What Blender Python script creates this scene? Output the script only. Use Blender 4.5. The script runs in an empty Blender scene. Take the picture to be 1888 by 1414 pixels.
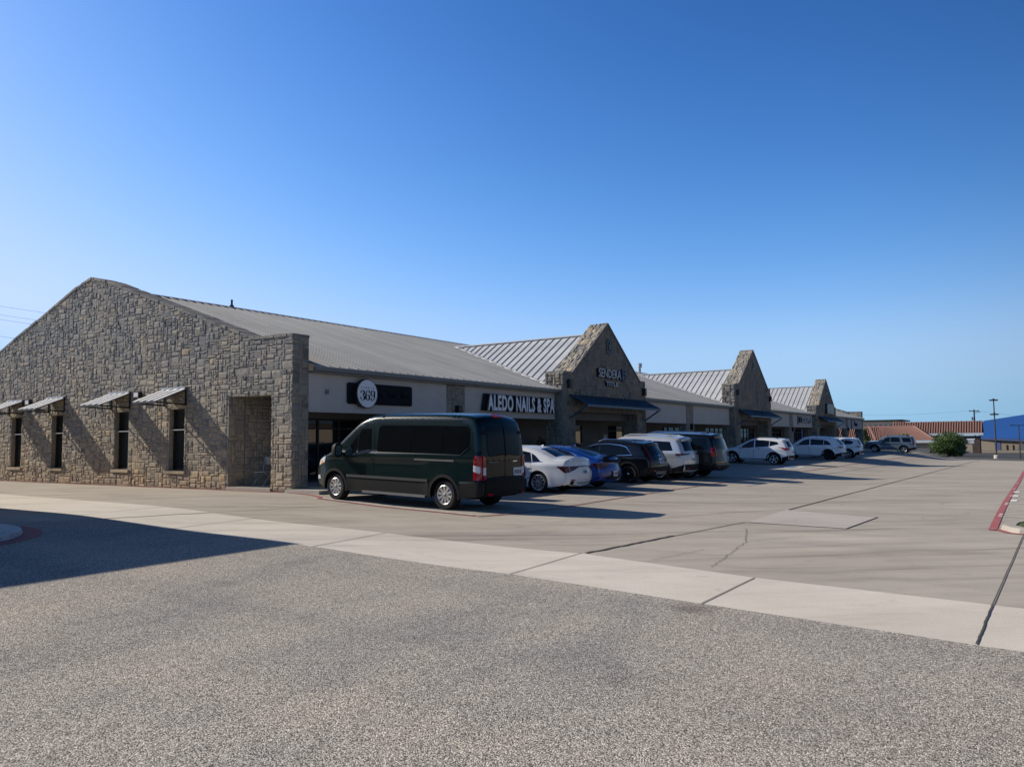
import bpy, math, random
import numpy as np
from mathutils import Vector, Matrix
from mathutils.geometry import delaunay_2d_cdt
R = math.radians
scn = bpy.context.scene
col = scn.collection
rnd = random.Random(7)

# ------------------------------------------------------------------ helpers
def tag(o, label=None, cat=None, group=None, kind=None):
    if label: o['label'] = label
    if cat: o['category'] = cat
    if group: o['group'] = group
    if kind: o['kind'] = kind
    return o

def empty(name, loc=(0, 0, 0), rot=(0, 0, 0)):
    o = bpy.data.objects.new(name, None)
    o.location = loc; o.rotation_euler = rot; o.empty_display_size = 0.3
    col.objects.link(o)
    return o

def copy_tree(o, parent=None):
    c = o.copy(); col.objects.link(c)
    if parent: c.parent = parent
    for ch in list(o.children): copy_tree(ch, c)
    return c

class MB:
    """collects faces, builds ONE mesh object"""
    def __init__(s): s.v = []; s.f = []; s.t = []; s.m = []
    def add(s, vs, fs, tone=0.5, mat=0):
        b = len(s.v); s.v.extend([tuple(p) for p in vs])
        for f in fs:
            s.f.append([b + i for i in f]); s.t.append(tone); s.m.append(mat)
    def quad(s, a, b, c, d, tone=0.5, mat=0): s.add([a, b, c, d], [(0, 1, 2, 3)], tone, mat)
    def box(s, x0, y0, z0, x1, y1, z1, tone=0.5, mat=0, M=None):
        vs = [Vector(p) for p in ((x0,y0,z0),(x1,y0,z0),(x1,y1,z0),(x0,y1,z0),(x0,y0,z1),(x1,y0,z1),(x1,y1,z1),(x0,y1,z1))]
        if M: vs = [M @ p for p in vs]
        s.add(vs, [(0,3,2,1),(4,5,6,7),(0,1,5,4),(1,2,6,5),(2,3,7,6),(3,0,4,7)], tone, mat)
    def bar(s, a, b, w, h=None, up=(0, 0, 1), tone=0.5, mat=0):
        a = Vector(a); b = Vector(b); h = h or w
        d = (b - a); L = d.length; d.normalize()
        up = Vector(up)
        x = d.cross(up)
        if x.length < 1e-4: x = d.cross(Vector((1, 0, 0)))
        x.normalize(); y = x.cross(d)
        M = Matrix((( x[0], d[0], y[0], a[0]),( x[1], d[1], y[1], a[1]),( x[2], d[2], y[2], a[2]),(0,0,0,1)))
        s.box(-w/2, 0, -h/2, w/2, L, h/2, tone, mat, M)
    def tube(s, pts, rads, n=8, cap=True, tone=0.5, mat=0):
        pts = [Vector(p) for p in pts]
        if not isinstance(rads, (list, tuple)): rads = [rads] * len(pts)
        rings = []; prev = None
        for i, p in enumerate(pts):
            d = (pts[min(i+1, len(pts)-1)] - pts[max(i-1, 0)]).normalized()
            if prev is None:
                x = d.cross(Vector((0, 0, 1)))
                if x.length < 1e-3: x = d.cross(Vector((1, 0, 0)))
            else: x = prev - d * prev.dot(d)
            x.normalize(); prev = x; y = d.cross(x)
            rings.append([p + (x*math.cos(2*math.pi*k/n) + y*math.sin(2*math.pi*k/n))*rads[i] for k in range(n)])
        vs = [p for r_ in rings for p in r_]; fs = []
        for i in range(len(pts)-1):
            for k in range(n):
                fs.append((i*n+k, i*n+(k+1) % n, (i+1)*n+(k+1) % n, (i+1)*n+k))
        if cap: fs += [tuple(range(n))[::-1], tuple((len(pts)-1)*n+k for k in range(n))]
        s.add(vs, fs, tone, mat)
    def lathe(s, prof, n=28, axis='y', c=(0, 0, 0), tone=0.5, mat=0):
        """prof: list of (radius, height along axis)"""
        vs = []
        for r_, h in prof:
            for k in range(n):
                a = 2*math.pi*k/n
                if axis == 'y': p = (c[0]+r_*math.cos(a), c[1]+h, c[2]+r_*math.sin(a))
                else: p = (c[0]+r_*math.cos(a), c[1]+r_*math.sin(a), c[2]+h)
                vs.append(p)
        fs = []
        for i in range(len(prof)-1):
            for k in range(n):
                q = (i*n+k, (i+1)*n+k, (i+1)*n+(k+1) % n, i*n+(k+1) % n)
                fs.append(q if axis == 'y' else q[::-1])
        s.add(vs, fs, tone, mat)
    def build(s, name, mats, parent=None, normals=None, smooth=False, tone=False, merge=0, angle=None, loc=None, rot=None):
        me = bpy.data.meshes.new(name)
        me.from_pydata(s.v, [], s.f)
        if not isinstance(mats, (list, tuple)): mats = [mats]
        for m in mats: me.materials.append(m)
        if len(mats) > 1: me.polygons.foreach_set('material_index', s.m)
        if tone:
            a = me.attributes.new('tone', 'FLOAT', 'FACE'); a.data.foreach_set('value', s.t)
        if merge:
            import bmesh
            bm = bmesh.new(); bm.from_mesh(me)
            bmesh.ops.remove_doubles(bm, verts=bm.verts, dist=merge)
            bmesh.ops.recalc_face_normals(bm, faces=bm.faces)
            bm.to_mesh(me); bm.free()
        if smooth: me.polygons.foreach_set('use_smooth', [True]*len(me.polygons))
        me.update()
        if normals is not None: me.normals_split_custom_set_from_vertices(normals)
        if angle:
            try: me.set_sharp_from_angle(angle=R(angle))
            except Exception: pass
        o = bpy.data.objects.new(name, me); col.objects.link(o)
        if parent: o.parent = parent
        if loc: o.location = loc
        if rot: o.rotation_euler = rot
        return o

def pip(px, py, poly):
    """vectorised point in polygon"""
    px = np.asarray(px, float); py = np.asarray(py, float)
    ins = np.zeros(px.shape, bool); n = len(poly)
    for i in range(n):
        x0, y0 = poly[i]; x1, y1 = poly[(i+1) % n]
        if y0 == y1: continue
        c = (y0 > py) != (y1 > py)
        xi = (x1-x0)*(py-y0)/(y1-y0)+x0
        ins ^= c & (px < xi)
    return ins

def tri_fill(outer, holes=(), step=None, extra=(), keep=0.35):
    """constrained Delaunay fill of a 2-D polygon; returns verts, tris"""
    vs = [Vector(p) for p in outer]; es = [(i, (i+1) % len(outer)) for i in range(len(outer))]
    for h in holes:
        b = len(vs); vs += [Vector(p) for p in h]; es += [(b+i, b+(i+1) % len(h)) for i in range(len(h))]
    P = np.array([(p[0], p[1]) for p in outer])
    if step:
        x0, y0 = P.min(0); x1, y1 = P.max(0)
        gx, gy = np.meshgrid(np.arange(math.floor(x0/step)*step, x1+step, step), np.arange(math.floor(y0/step)*step, y1+step, step))
        gx = gx.ravel(); gy = gy.ravel()
        k = pip(gx, gy, outer)
        for h in holes: k &= ~pip(gx, gy, h)
        gx = gx[k]; gy = gy[k]
        allb = [outer] + list(holes); dmin = np.full(gx.shape, 1e9)
        for L in allb:
            for i in range(len(L)):
                ax, ay = L[i]; bx, by = L[(i+1) % len(L)]
                dx, dy = bx-ax, by-ay; l2 = dx*dx+dy*dy+1e-12
                t = np.clip(((gx-ax)*dx+(gy-ay)*dy)/l2, 0, 1)
                dmin = np.minimum(dmin, np.hypot(gx-ax-t*dx, gy-ay-t*dy))
        k = dmin > step*keep
        vs += [Vector((a, b)) for a, b in zip(gx[k], gy[k])]
    for e in extra: vs.append(Vector((float(e[0]), float(e[1]))))
    V, E_, F, *_ = delaunay_2d_cdt(vs, es, [], 0, 1e-6)
    if not F: return [(v[0], v[1]) for v in V], []
    c = np.array([[(V[f[0]][j]+V[f[1]][j]+V[f[2]][j])/3 for j in (0, 1)] for f in F])
    k = pip(c[:, 0], c[:, 1], outer)
    for h in holes: k &= ~pip(c[:, 0], c[:, 1], h)
    F = [f for f, kk in zip(F, k) if kk]
    return [(v[0], v[1]) for v in V], F

# ------------------------------------------------------------------ materials
MATS = {}
class NT:
    def __init__(s, name):
        s.m = bpy.data.materials.new(name); s.m.use_nodes = True
        s.t = s.m.node_tree; s.b = s.t.nodes['Principled BSDF']; MATS[name] = s.m
    def n(s, typ, **kw):
        nd = s.t.nodes.new(typ)
        for k, v in kw.items():
            if k.startswith('i_'):
                key = k[2:]
                key = int(key) if key.isdigit() else key.replace('_', ' ')
                nd.inputs[key].default_value = v
            else: setattr(nd, k, v)
        return nd
    def l(s, a, b): s.t.links.new(a, b)
    def coord(s, scale=None, kind='Object'):
        tc = s.n('ShaderNodeTexCoord')
        if scale is None: return tc.outputs[kind]
        mp = s.n('ShaderNodeMapping'); mp.inputs['Scale'].default_value = scale
        s.l(tc.outputs[kind], mp.inputs[0]); return mp.outputs[0]
    def noise(s, vec, scale, detail=4, rough=0.6, out=0):
        nd = s.n('ShaderNodeTexNoise', i_Scale=scale, i_Detail=detail, i_Roughness=rough)
        s.l(vec, nd.inputs['Vector']); return nd.outputs[out]
    def ramp(s, fac, stops):
        nd = s.n('ShaderNodeValToRGB'); cr = nd.color_ramp
        while len(cr.elements) < len(stops): cr.elements.new(0.5)
        for e, (p, c) in zip(cr.elements, stops):
            e.position = p; e.color = (*c, 1) if len(c) == 3 else c
        s.l(fac, nd.inputs[0]); return nd.outputs[0]
    def mix(s, fac, a, b, mode='MIX'):
        nd = s.n('ShaderNodeMix', data_type='RGBA', blend_type=mode)
        for v, i in ((fac, 0), (a, 6), (b, 7)):
            if hasattr(v, 'is_output'): s.l(v, nd.inputs[i])
            elif i == 0: nd.inputs[0].default_value = v
            else: nd.inputs[i].default_value = (*v, 1)
        return nd.outputs[2]
    def math(s, op, a, b=None):
        nd = s.n('ShaderNodeMath', operation=op)
        for v, i in ((a, 0), (b, 1)):
            if v is None: continue
            if hasattr(v, 'is_output'): s.l(v, nd.inputs[i])
            else: nd.inputs[i].default_value = v
        return nd.outputs[0]
    def bump(s, h, strength=0.5, dist=0.02, prev=None):
        nd = s.n('ShaderNodeBump', i_Strength=strength, i_Distance=dist)
        s.l(h, nd.inputs['Height'])
        if prev: s.l(prev, nd.inputs['Normal'])
        return nd.outputs[0]
    def set(s, **kw):
        for k, v in kw.items():
            i = s.b.inputs[{'color': 'Base Color', 'rough': 'Roughness', 'metal': 'Metallic', 'spec': 'Specular IOR Level', 'normal': 'Normal', 'coat': 'Coat Weight', 'coatr': 'Coat Roughness', 'emit': 'Emission Color', 'emits': 'Emission Strength'}[k]]
            if hasattr(v, 'is_output'): s.l(v, i)
            elif isinstance(v, tuple): i.default_value = (*v, 1) if len(v) == 3 else v
            else: i.default_value = v
        return s.m

def simple(name, c, rough=0.6, metal=0.0, spec=0.5, var=0.12, scale=3.0, coat=0.0, bump=0.0):
    t = NT(name)
    v = t.coord()
    f = t.noise(v, scale, 5)
    a = tuple(x*(1-var) for x in c); b = tuple(min(1, x*(1+var)) for x in c)
    kw = dict(color=t.ramp(f, [(0.3, a), (0.7, b)]), rough=rough, metal=metal, spec=spec, coat=coat)
    if bump: kw['normal'] = t.bump(t.noise(v, scale*12, 4), bump, 0.01)
    return t.set(**kw)

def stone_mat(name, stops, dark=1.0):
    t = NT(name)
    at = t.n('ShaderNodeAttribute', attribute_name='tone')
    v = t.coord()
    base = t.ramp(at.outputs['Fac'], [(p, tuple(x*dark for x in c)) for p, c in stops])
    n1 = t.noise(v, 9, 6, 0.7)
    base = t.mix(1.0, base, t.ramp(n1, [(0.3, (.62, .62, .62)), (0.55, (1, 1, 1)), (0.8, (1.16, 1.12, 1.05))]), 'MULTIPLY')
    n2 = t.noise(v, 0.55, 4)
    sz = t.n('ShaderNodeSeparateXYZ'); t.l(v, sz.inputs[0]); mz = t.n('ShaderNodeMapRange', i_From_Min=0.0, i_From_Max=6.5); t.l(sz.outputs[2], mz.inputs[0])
    base = t.mix(1.0, base, t.ramp(mz.outputs[0], [(0.0, (1.2, 1.06, .88)), (.12, (1.14, 1.05, .92)), (.5, (1, 1, .98)), (1.0, (.88, .91, .95))]), 'MULTIPLY')  # sunlit warmth low and cool grey high, put into the stone colour
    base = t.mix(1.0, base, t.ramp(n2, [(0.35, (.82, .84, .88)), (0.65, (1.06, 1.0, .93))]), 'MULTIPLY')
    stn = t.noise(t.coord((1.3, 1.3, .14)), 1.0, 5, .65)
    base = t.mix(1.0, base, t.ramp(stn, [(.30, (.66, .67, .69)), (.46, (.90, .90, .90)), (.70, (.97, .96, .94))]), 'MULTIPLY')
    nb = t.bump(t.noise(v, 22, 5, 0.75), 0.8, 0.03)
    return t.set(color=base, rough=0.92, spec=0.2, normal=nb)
TAN = [(0.0, (.22, .212, .20)), (0.25, (.34, .32, .29)), (0.5, (.42, .39, .335)), (0.75, (.48, .43, .35)), (0.92, (.52, .42, .29)), (1.0, (.60, .54, .44))]
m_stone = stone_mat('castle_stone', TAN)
m_stone_lit = stone_mat('coping_stone_lit', TAN, 1.1)  # lighter copy of the stone, sunlight put into the colour
m_stone_shade = stone_mat('gable_stone_shade', TAN, .78)  # darker copy of the stone, shade of the gable fronts in the colour
m_mortar = simple('mortar', (.25, .238, .215), 0.95, scale=8, bump=.4)
m_stucco = simple('fascia_stucco', (.56, .52, .475), 0.9, spec=.2, var=.06, scale=1.2, bump=.15)
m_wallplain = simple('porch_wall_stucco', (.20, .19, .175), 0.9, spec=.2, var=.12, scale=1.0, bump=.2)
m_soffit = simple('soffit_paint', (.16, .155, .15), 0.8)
m_gutter = simple('gutter_metal', (.18, .185, .185), 0.45, .3, var=.08)
m_trim = simple('bright_flashing', (.72, .72, .70), 0.4, .3, var=.05)
m_black = simple('black_metal', (.018, .019, .021), 0.4, .2)
m_dark = simple('dark_void', (.012, .012, .013), 0.9, spec=.1)
m_white = simple('white_acrylic', (.84, .87, .90), 0.35, var=.03)
m_signblack = simple('sign_black', (.014, .016, .02), 0.35, var=.1)
m_plank = simple('sign_plank', (.007, .010, .015), 0.7, spec=.15, var=.3, scale=2)
m_signfaint = simple('faint_lettering', (.018, .023, .03), 0.5)
m_navy = simple('logo_navy', (.03, .05, .12), 0.4)
m_pale = simple('pale_lettering', (.50, .53, .56), 0.45, var=.05)
m_purple = simple('purple_lettering', (.16, .09, .16), 0.5)
m_green = simple('green_panel', (.05, .3, .16), 0.5)
m_plate = simple('number_plate', (.62, .64, .66), 0.45, var=.04)
m_plateink = simple('plate_ink', (.04, .05, .10), 0.5)
m_tyre = simple('tyre_rubber', (.016, .016, .017), 0.85, spec=.2, bump=.2, scale=6)
m_plastic = simple('dark_plastic', (.006, .0068, .008), 0.65, spec=.22, var=.15)
m_chrome = simple('chrome', (.75, .76, .78), 0.12, 1.0, var=.02)
m_alloy = simple('silver_alloy', (.58, .59, .60), 0.3, .85, var=.06)
m_darkalloy = simple('black_alloy', (.025, .025, .028), 0.25, .6)
m_tail = simple('red_lens', (.28, .006, .012), 0.12, spec=.6, var=.2, scale=9)
m_taildark = simple('dark_red_lens', (.07, .006, .01), 0.12, spec=.6, var=.2, scale=9)
m_clear = simple('clear_lens', (.55, .57, .60), 0.12, var=.25, scale=20)
m_amber = simple('amber_lens', (.75, .28, .05), 0.15)
m_glass = simple('tinted_glass', (.003, .0045, .006), 0.02, spec=.24, var=.2)
m_glass2 = simple('window_glass', (.010, .016, .018), 0.04, spec=.5, var=.3, scale=.7)
m_glass3 = simple('shop_glass', (.012, .018, .020), 0.03, spec=.6, var=.3, scale=.7)
m_frame = simple('dark_bronze_frame', (.03, .028, .027), 0.4, .3)
m_seam = simple('panel_gap', (.004, .004, .005), 0.9, spec=.05)
m_red = None
m_leaf = simple('leaf_green', (.058, .105, .025), 0.55, var=.45, scale=1.5)
m_leaf2 = simple('leaf_green_light', (.095, .155, .038), 0.55, var=.4, scale=1.5)
m_bark = simple('bark', (.08, .06, .045), 0.9, bump=.4)
m_terra = simple('terracotta_shade', (.13, .066, .056), 0.55, var=.12, scale=1)  # roof faces darkened, shade between the ribs put into the colour
m_terrad = simple('terracotta_rib_lit', (.30, .165, .135), 0.6, var=.12)  # brighter ribs, sunlight on them put into the colour
m_cream = simple('cream_stucco', (.55, .46, .34), 0.85, var=.06)
m_tanwall = simple('tan_stucco', (.34, .28, .21), 0.9, var=.08)
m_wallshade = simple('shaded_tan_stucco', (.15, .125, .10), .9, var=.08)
m_brown = simple('brown_stone_veneer', (.085, .06, .05), 0.9, var=.25, scale=4)
m_blue = simple('blue_sheet_metal', (.018, .085, .29), 0.5, .1, var=.06)
m_bluedk = simple('dark_blue_fascia', (.012, .035, .13), 0.5)
m_poles = simple('bronze_pole', (.06, .05, .045), 0.5, .3)
m_wood = simple('weathered_pole', (.06, .048, .04), 0.9)
m_wire = simple('cable', (.05, .055, .065), 0.7)
m_awnblue = simple('blue_canopy_metal', (.045, .095, .15), 0.4, .35, var=.08)
m_galv = simple('galvalume', (.50, .50, .49), 0.38, .45, var=.06, scale=2)
m_awnpanel = simple('awning_panel_sky_dark', (.016, .022, .032), 0.6, 0, var=.1)  # dark blue sky reflection between the ribs put into the colour
m_rib = simple('awning_rib_metal', (.86, .86, .85), 0.45, 0, var=.08)
m_chair = simple('grey_chair_metal', (.35, .35, .35), 0.5, .2)

def paint(name, c, metal=0.0, rough=0.32, flake=0.03, coat=.7, spec=.35):
    t = NT(name); v = t.coord()
    n = t.noise(v, 1.1, 3)
    f = t.noise(v, 900, 1)
    a = tuple(x*.93 for x in c); b = tuple(min(1, x*1.05) for x in c)
    colr = t.mix(flake, t.ramp(n, [(.3, a), (.7, b)]), t.ramp(f, [(.4, (.0, .0, .0)), (.6, (1, 1, 1))]), 'OVERLAY')
    dirt = t.n('ShaderNodeSeparateXYZ'); t.l(v, dirt.inputs[0])
    zf = t.n('ShaderNodeMapRange', i_From_Min=0.15, i_From_Max=0.75, i_To_Min=0.22, i_To_Max=0.0); t.l(dirt.outputs[2], zf.inputs[0])
    dm = t.math('MULTIPLY', zf.outputs[0], t.noise(v, 5, 5))
    colr = t.mix(dm, colr, (.10, .09, .075))
    rr = t.math('ADD', dm, rough)
    return t.set(color=colr, rough=rr, metal=metal, coat=coat, coatr=0.04, spec=spec)
p_green = paint('deep_green_paint', (.0018, .0105, .0112), .0, .25, coat=.26, spec=.2)
p_white = paint('pearl_white_paint', (.66, .68, .70), .0, .3)
p_blue = paint('electric_blue_paint', (.006, .045, .25), .15, .25)
p_black = paint('black_paint', (.005, .006, .0075), .0, .2, coat=.4, spec=.22)
p_silver = paint('silver_paint', (.52, .54, .56), .35, .3)
p_navy = paint('dark_navy_paint', (.005, .0075, .012), .0, .22, coat=.4, spec=.22)
p_grey = paint('steel_grey_paint', (.12, .15, .18), .4, .3)

def road_mat():
    t = NT('chip_seal_asphalt'); v = t.coord()
    vo = t.n('ShaderNodeTexVoronoi', i_Scale=92.0); t.l(v, vo.inputs['Vector'])
    hs = t.n('ShaderNodeSeparateColor'); t.l(vo.outputs['Color'], hs.inputs[0])
    chip = t.ramp(hs.outputs[0], [(0.0, (.14, .13, .115)), (0.22, (.37, .347, .313)), (0.6, (.58, .545, .495)), (0.86, (.76, .72, .655)), (1.0, (.9, .86, .79))])
    gap = t.ramp(vo.outputs['Distance'], [(0.4, (1, 1, 1)), (0.8, (.45, .43, .41))])
    c = t.mix(1.0, chip, gap, 'MULTIPLY')
    fine = t.noise(v, 30, 7, .85)
    c = t.mix(1.0, c, t.ramp(fine, [(.34, (.52, .52, .53)), (.5, (1, 1, 1)), (.66, (1.42, 1.4, 1.36))]), 'MULTIPLY')
    big = t.noise(t.coord((.25, .55, 1)), 1.0, 5, .62)
    c = t.mix(1.0, c, t.ramp(big, [(.28, (.70, .72, .76)), (.47, (.98, .97, .96)), (.6, (1.06, 1.03, .99)), (.78, (1.18, 1.12, 1.03))]), 'MULTIPLY')
    mpw = t.n('ShaderNodeMapping'); mpw.inputs['Rotation'].default_value = (0, 0, R(-8)); mpw.inputs['Scale'].default_value = (.62, .05, 1); t.l(t.coord(), mpw.inputs[0])
    wear = t.noise(mpw.outputs[0], 1.0, 5, .6)
    c = t.mix(1.0, c, t.ramp(wear, [(.30, (.80, .81, .83)), (.48, (1, 1, 1)), (.62, (1.04, 1.03, 1.01)), (.75, (1.13, 1.1, 1.06))]), 'MULTIPLY')
    oil = t.n('ShaderNodeTexVoronoi', i_Scale=.42); oil.inputs['Randomness'].default_value = 1.0; t.l(v, oil.inputs['Vector'])
    od = t.math('ADD', oil.outputs['Distance'], t.math('MULTIPLY', t.noise(v, 3.0, 5, .7), .30))
    c = t.mix(1.0, c, t.ramp(od, [(.18, (.62, .62, .64)), (.30, (1, 1, 1))]), 'MULTIPLY')
    spots = t.noise(v, .9, 6, .72)
    c = t.mix(1.0, c, t.ramp(spots, [(.22, (.55, .55, .57)), (.36, (1, 1, 1))]), 'MULTIPLY')
    h = t.math('MULTIPLY', vo.outputs['Distance'], -1.0)
    nb = t.bump(h, .6, .02)
    nb = t.bump(fine, .35, .015, nb)
    return t.set(color=c, rough=.93, spec=.2, normal=nb)
m_road = road_mat()

def concrete(name, lo, hi, streak=1.0):
    t = NT(name); v = t.coord()
    n = t.noise(v, .35, 6, .65)
    c = t.ramp(n, [(.3, lo), (.7, hi)])
    def rot_coord(sc, ang):
        m1 = t.n('ShaderNodeMapping'); m1.inputs['Rotation'].default_value = (0, 0, R(ang)); t.l(t.coord(), m1.inputs[0])
        m2 = t.n('ShaderNodeMapping'); m2.inputs['Scale'].default_value = sc; t.l(m1.outputs[0], m2.inputs[0]); return m2.outputs[0]
    sx = t.noise(rot_coord((.12, 1.2, 1), 50), 1.3, 7, .68)       # tyre smears along the lane
    c = t.mix(.85*streak, c, t.ramp(sx, [(.30, (.50, .50, .51)), (.46, (.93, .92, .91)), (.56, (1, 1, 1)), (.74, (1.16, 1.14, 1.10))]), 'MULTIPLY')
    sy = t.noise(t.coord((1.0, .16, 1)), .9, 6, .7)
    c = t.mix(.5*streak, c, t.ramp(sy, [(.30, (.66, .66, .67)), (.5, (1, 1, 1)), (.8, (1.10, 1.09, 1.06))]), 'MULTIPLY')
    fs_ = t.noise(rot_coord((.16, 3.2, 1), 57), 1.0, 6, .7)
    c = t.mix(.6*streak, c, t.ramp(fs_, [(.30, (.62, .61, .61)), (.43, (.97, .97, .97)), (.6, (1, 1, 1)), (.76, (1.14, 1.13, 1.11))]), 'MULTIPLY')
    st = t.noise(v, 1.7, 8, .75)
    c = t.mix(.7, c, t.ramp(st, [(.25, (.58, .57, .56)), (.40, (1, 1, 1)), (.75, (1.06, 1.05, 1.04))]), 'MULTIPLY')
    g = t.noise(v, 60, 4, .8)
    c = t.mix(.6, c, t.ramp(g, [(.3, (.74, .74, .74)), (.7, (1.18, 1.17, 1.15))]), 'MULTIPLY')
    nb = t.bump(g, .35, .01)
    return t.set(color=c, rough=.88, spec=.25, normal=nb)
m_lot = concrete('lot_concrete', (.40, .362, .31), (.485, .445, .388))
m_band = concrete('gutter_concrete', (.62, .575, .50), (.70, .655, .58), .6)
m_walk = concrete('sidewalk_concrete', (.38, .355, .315), (.46, .43, .385), .4)
m_patch = concrete('patched_concrete', (.46, .42, .385), (.54, .50, .46), .5)
def worn(name, c, base=(.30, .275, .24), amt=.35):
    t = NT(name); v = t.coord()
    n = t.noise(v, 5, 7, .75)
    f = t.ramp(n, [(amt-.06, (0, 0, 0)), (amt+.12, (1, 1, 1))])
    n2 = t.noise(v, 1.1, 4)
    cc = t.mix(n2, tuple(x*.85 for x in c), tuple(min(1, x*1.15) for x in c))
    return t.set(color=t.mix(f, base, cc), rough=.8, spec=.25)
m_red = worn('red_fire_lane_paint', (.40, .115, .12), amt=.36)
m_redpale = worn('faded_red_paint', (.48, .20, .18), amt=.42)
m_wline = worn('white_line_paint', (.66, .65, .62), amt=.38)
m_wfresh = worn('fresh_white_paint', (.85, .85, .83), amt=.2)
m_bluesq = worn('blue_parking_paint', (.10, .30, .62), amt=.36)
m_joint = simple('joint_sealant', (.07, .064, .06), .9, var=.4, scale=6)
m_dirt = simple('dry_ground', (.20, .17, .12), .95, var=.3, scale=.05)
m_grass = simple('verge_grass', (.075, .10, .03), .9, var=.4, scale=8)

def metal_roof(name, c, rough=.36, metal=.55):
    t = NT(name); v = t.coord()
    n = t.noise(t.coord((1.2, .12, .12)), 1.0, 5)
    n2 = t.noise(v, .5, 4)
    cc = t.ramp(n, [(.3, tuple(x*.86 for x in c)), (.7, tuple(min(1, x*1.1) for x in c))])
    cc = t.mix(.5, cc, t.ramp(n2, [(.35, (.84, .84, .86)), (.65, (1.08, 1.08, 1.06))]), 'MULTIPLY')
    return t.set(color=cc, rough=rough, metal=metal, spec=.4)
m_roof = metal_roof('standing_seam_roof', (.40, .40, .385), .55, .1)
m_roof2 = metal_roof('cross_roof_metal', (.55, .57, .585), .5, .1)
m_rib2 = simple('roof_rib', (.34, .35, .37), .5, .1)

# ------------------------------------------------------------------ ground
def ss(t):
    t = min(1.0, max(0.0, t)); return t*t*(3-2*t)
def zg(x, y):
    X = max(0.0, min(x, 110.0))
    return -0.003*X-0.16*ss((-0.5-y)/6.5)-(0.14+0.007*X)*ss((-6.5-y)/6.5)

def sheet(name, poly, mat, lift, step=None, kind='structure', jitter=0, skirt=0):
    P = []
    n = len(poly); st = step or 0.5
    for i in range(n):
        a = poly[i]; b = poly[(i+1) % n]; L = math.dist(a, b); k = max(1, int(L/st))
        for j in range(k):
            t = j/k; P.append((a[0]+(b[0]-a[0])*t+rnd.uniform(-jitter, jitter), a[1]+(b[1]-a[1])*t+rnd.uniform(-jitter, jitter)))
    V, F = tri_fill(P, (), st)
    mb = MB(); mb.add([(x, y, zg(x, y)+lift) for x, y in V], F)
    if skirt:
        for i in range(len(P)):
            a = P[i]; b = P[(i+1) % len(P)]
            mb.quad((a[0], a[1], zg(*a)+lift), (b[0], b[1], zg(*b)+lift), (b[0], b[1], zg(*b)-skirt), (a[0], a[1], zg(*a)-skirt))
    o = mb.build(name, mat, smooth=True, angle=40)
    # make sure the sheet faces up
    import bmesh
    bm = bmesh.new(); bm.from_mesh(o.data)
    for f in bm.faces:
        if f.normal.z < -0.2: f.normal_flip()
    bm.to_mesh(o.data); bm.free()
    if kind: o['kind'] = kind
    return o

def ribbon(mb, pts, w, lift=.01, step=.4, jit=0):
    """flat painted strip that follows the ground"""
    for a, b in zip(pts[:-1], pts[1:]):
        L = math.dist(a, b)
        if L < 1e-6: continue
        d = ((b[0]-a[0])/L, (b[1]-a[1])/L); nx, ny = -d[1]*w/2, d[0]*w/2
        k = max(1, int(L/step)); row = []
        for j in range(k+1):
            t = j/k; x = a[0]+(b[0]-a[0])*t; y = a[1]+(b[1]-a[1])*t
            q = rnd.uniform(-jit, jit) if 0 < j < k else 0
            x += nx/w*2*q; y += ny/w*2*q
            row.append(((x-nx, y-ny, zg(x-nx, y-ny)+lift), (x+nx, y+ny, zg(x+nx, y+ny)+lift)))
        for r0, r1 in zip(row[:-1], row[1:]): mb.quad(r0[0], r1[0], r1[1], r0[1])

g = MB(); S = 4000
V, F = [(-S, -S), (S, -S), (S, S), (-S, S)], [(0, 1, 2, 3)]
g.add([(x, y, -1.9) for x, y in V], F)
tag(g.build('ground', m_dirt), kind='structure')
sheet('parking_lot', [(-60, -4), (-40, 34), (110, 34), (106, 4), (93.5, -7.6), (76, -19.2), (52, -36), (20, -60), (-60, -60)], m_lot, 0, .75, skirt=1.7)
sheet('street_asphalt', [(-7.45, -2.63), (-7.42, -9.5), (-7.58, -13.4), (-8.11, -16.36), (-8.56, -19.06), (-9.0, -22.5), (-9.6, -27), (-11, -40), (-13, -58), (-58, -58), (-58, 2.0), (-30, .6), (-9.2, -2.2)], m_road, .012, .5, jitter=.012)
sheet('concrete_gutter', [(-4.4, 30), (-4.75, 8), (-5.1, 0), (-5.38, -7.3), (-5.33, -13.3), (-6.15, -16.4), (-6.5, -18.9), (-6.75, -20.5), (-7.3, -24), (-9.6, -40), (-11.5, -58), (-13, -58), (-11, -40), (-9.6, -27), (-9.0, -22.5), (-8.56, -19.06), (-8.11, -16.36), (-7.58, -13.4), (-7.42, -9.5), (-7.45, -2.63), (-7.5, 8), (-7.2, 30)], m_band, .006, .5)
sheet('concrete_patch', [(1.0, -14.22), (4.5, -14.16), (2.95, -13.04), (3.4, -16.48), (.4, -16.34)][:0] or [(.7, -14.25), (4.55, -14.1), (3.4, -16.5), (.35, -16.36)], m_patch, .006, .5)
# far lane beyond the lot edge, shade put into its dark colour
fr = MB()
fr.add([(70, -40, -1.75), (140, -40, -1.75), (150, 40, -1.4), (97, 40, -1.4), (94.5, -6, -1.25), (77.5, -20, -1.7)], [(0, 1, 2, 3, 4, 5)])
tag(fr.build('far_lane', simple('far_asphalt_shade', (.05, .05, .05), .9)), kind='structure')
fk = MB()
ribbon(fk, [(110, 12), (93.3, -7.75), (75.9, -19.3), (52, -36)], .35, .12, 2.0)
fk2 = fk.build('lot_edge_kerb', m_band); fk2['kind'] = 'structure'

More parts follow.
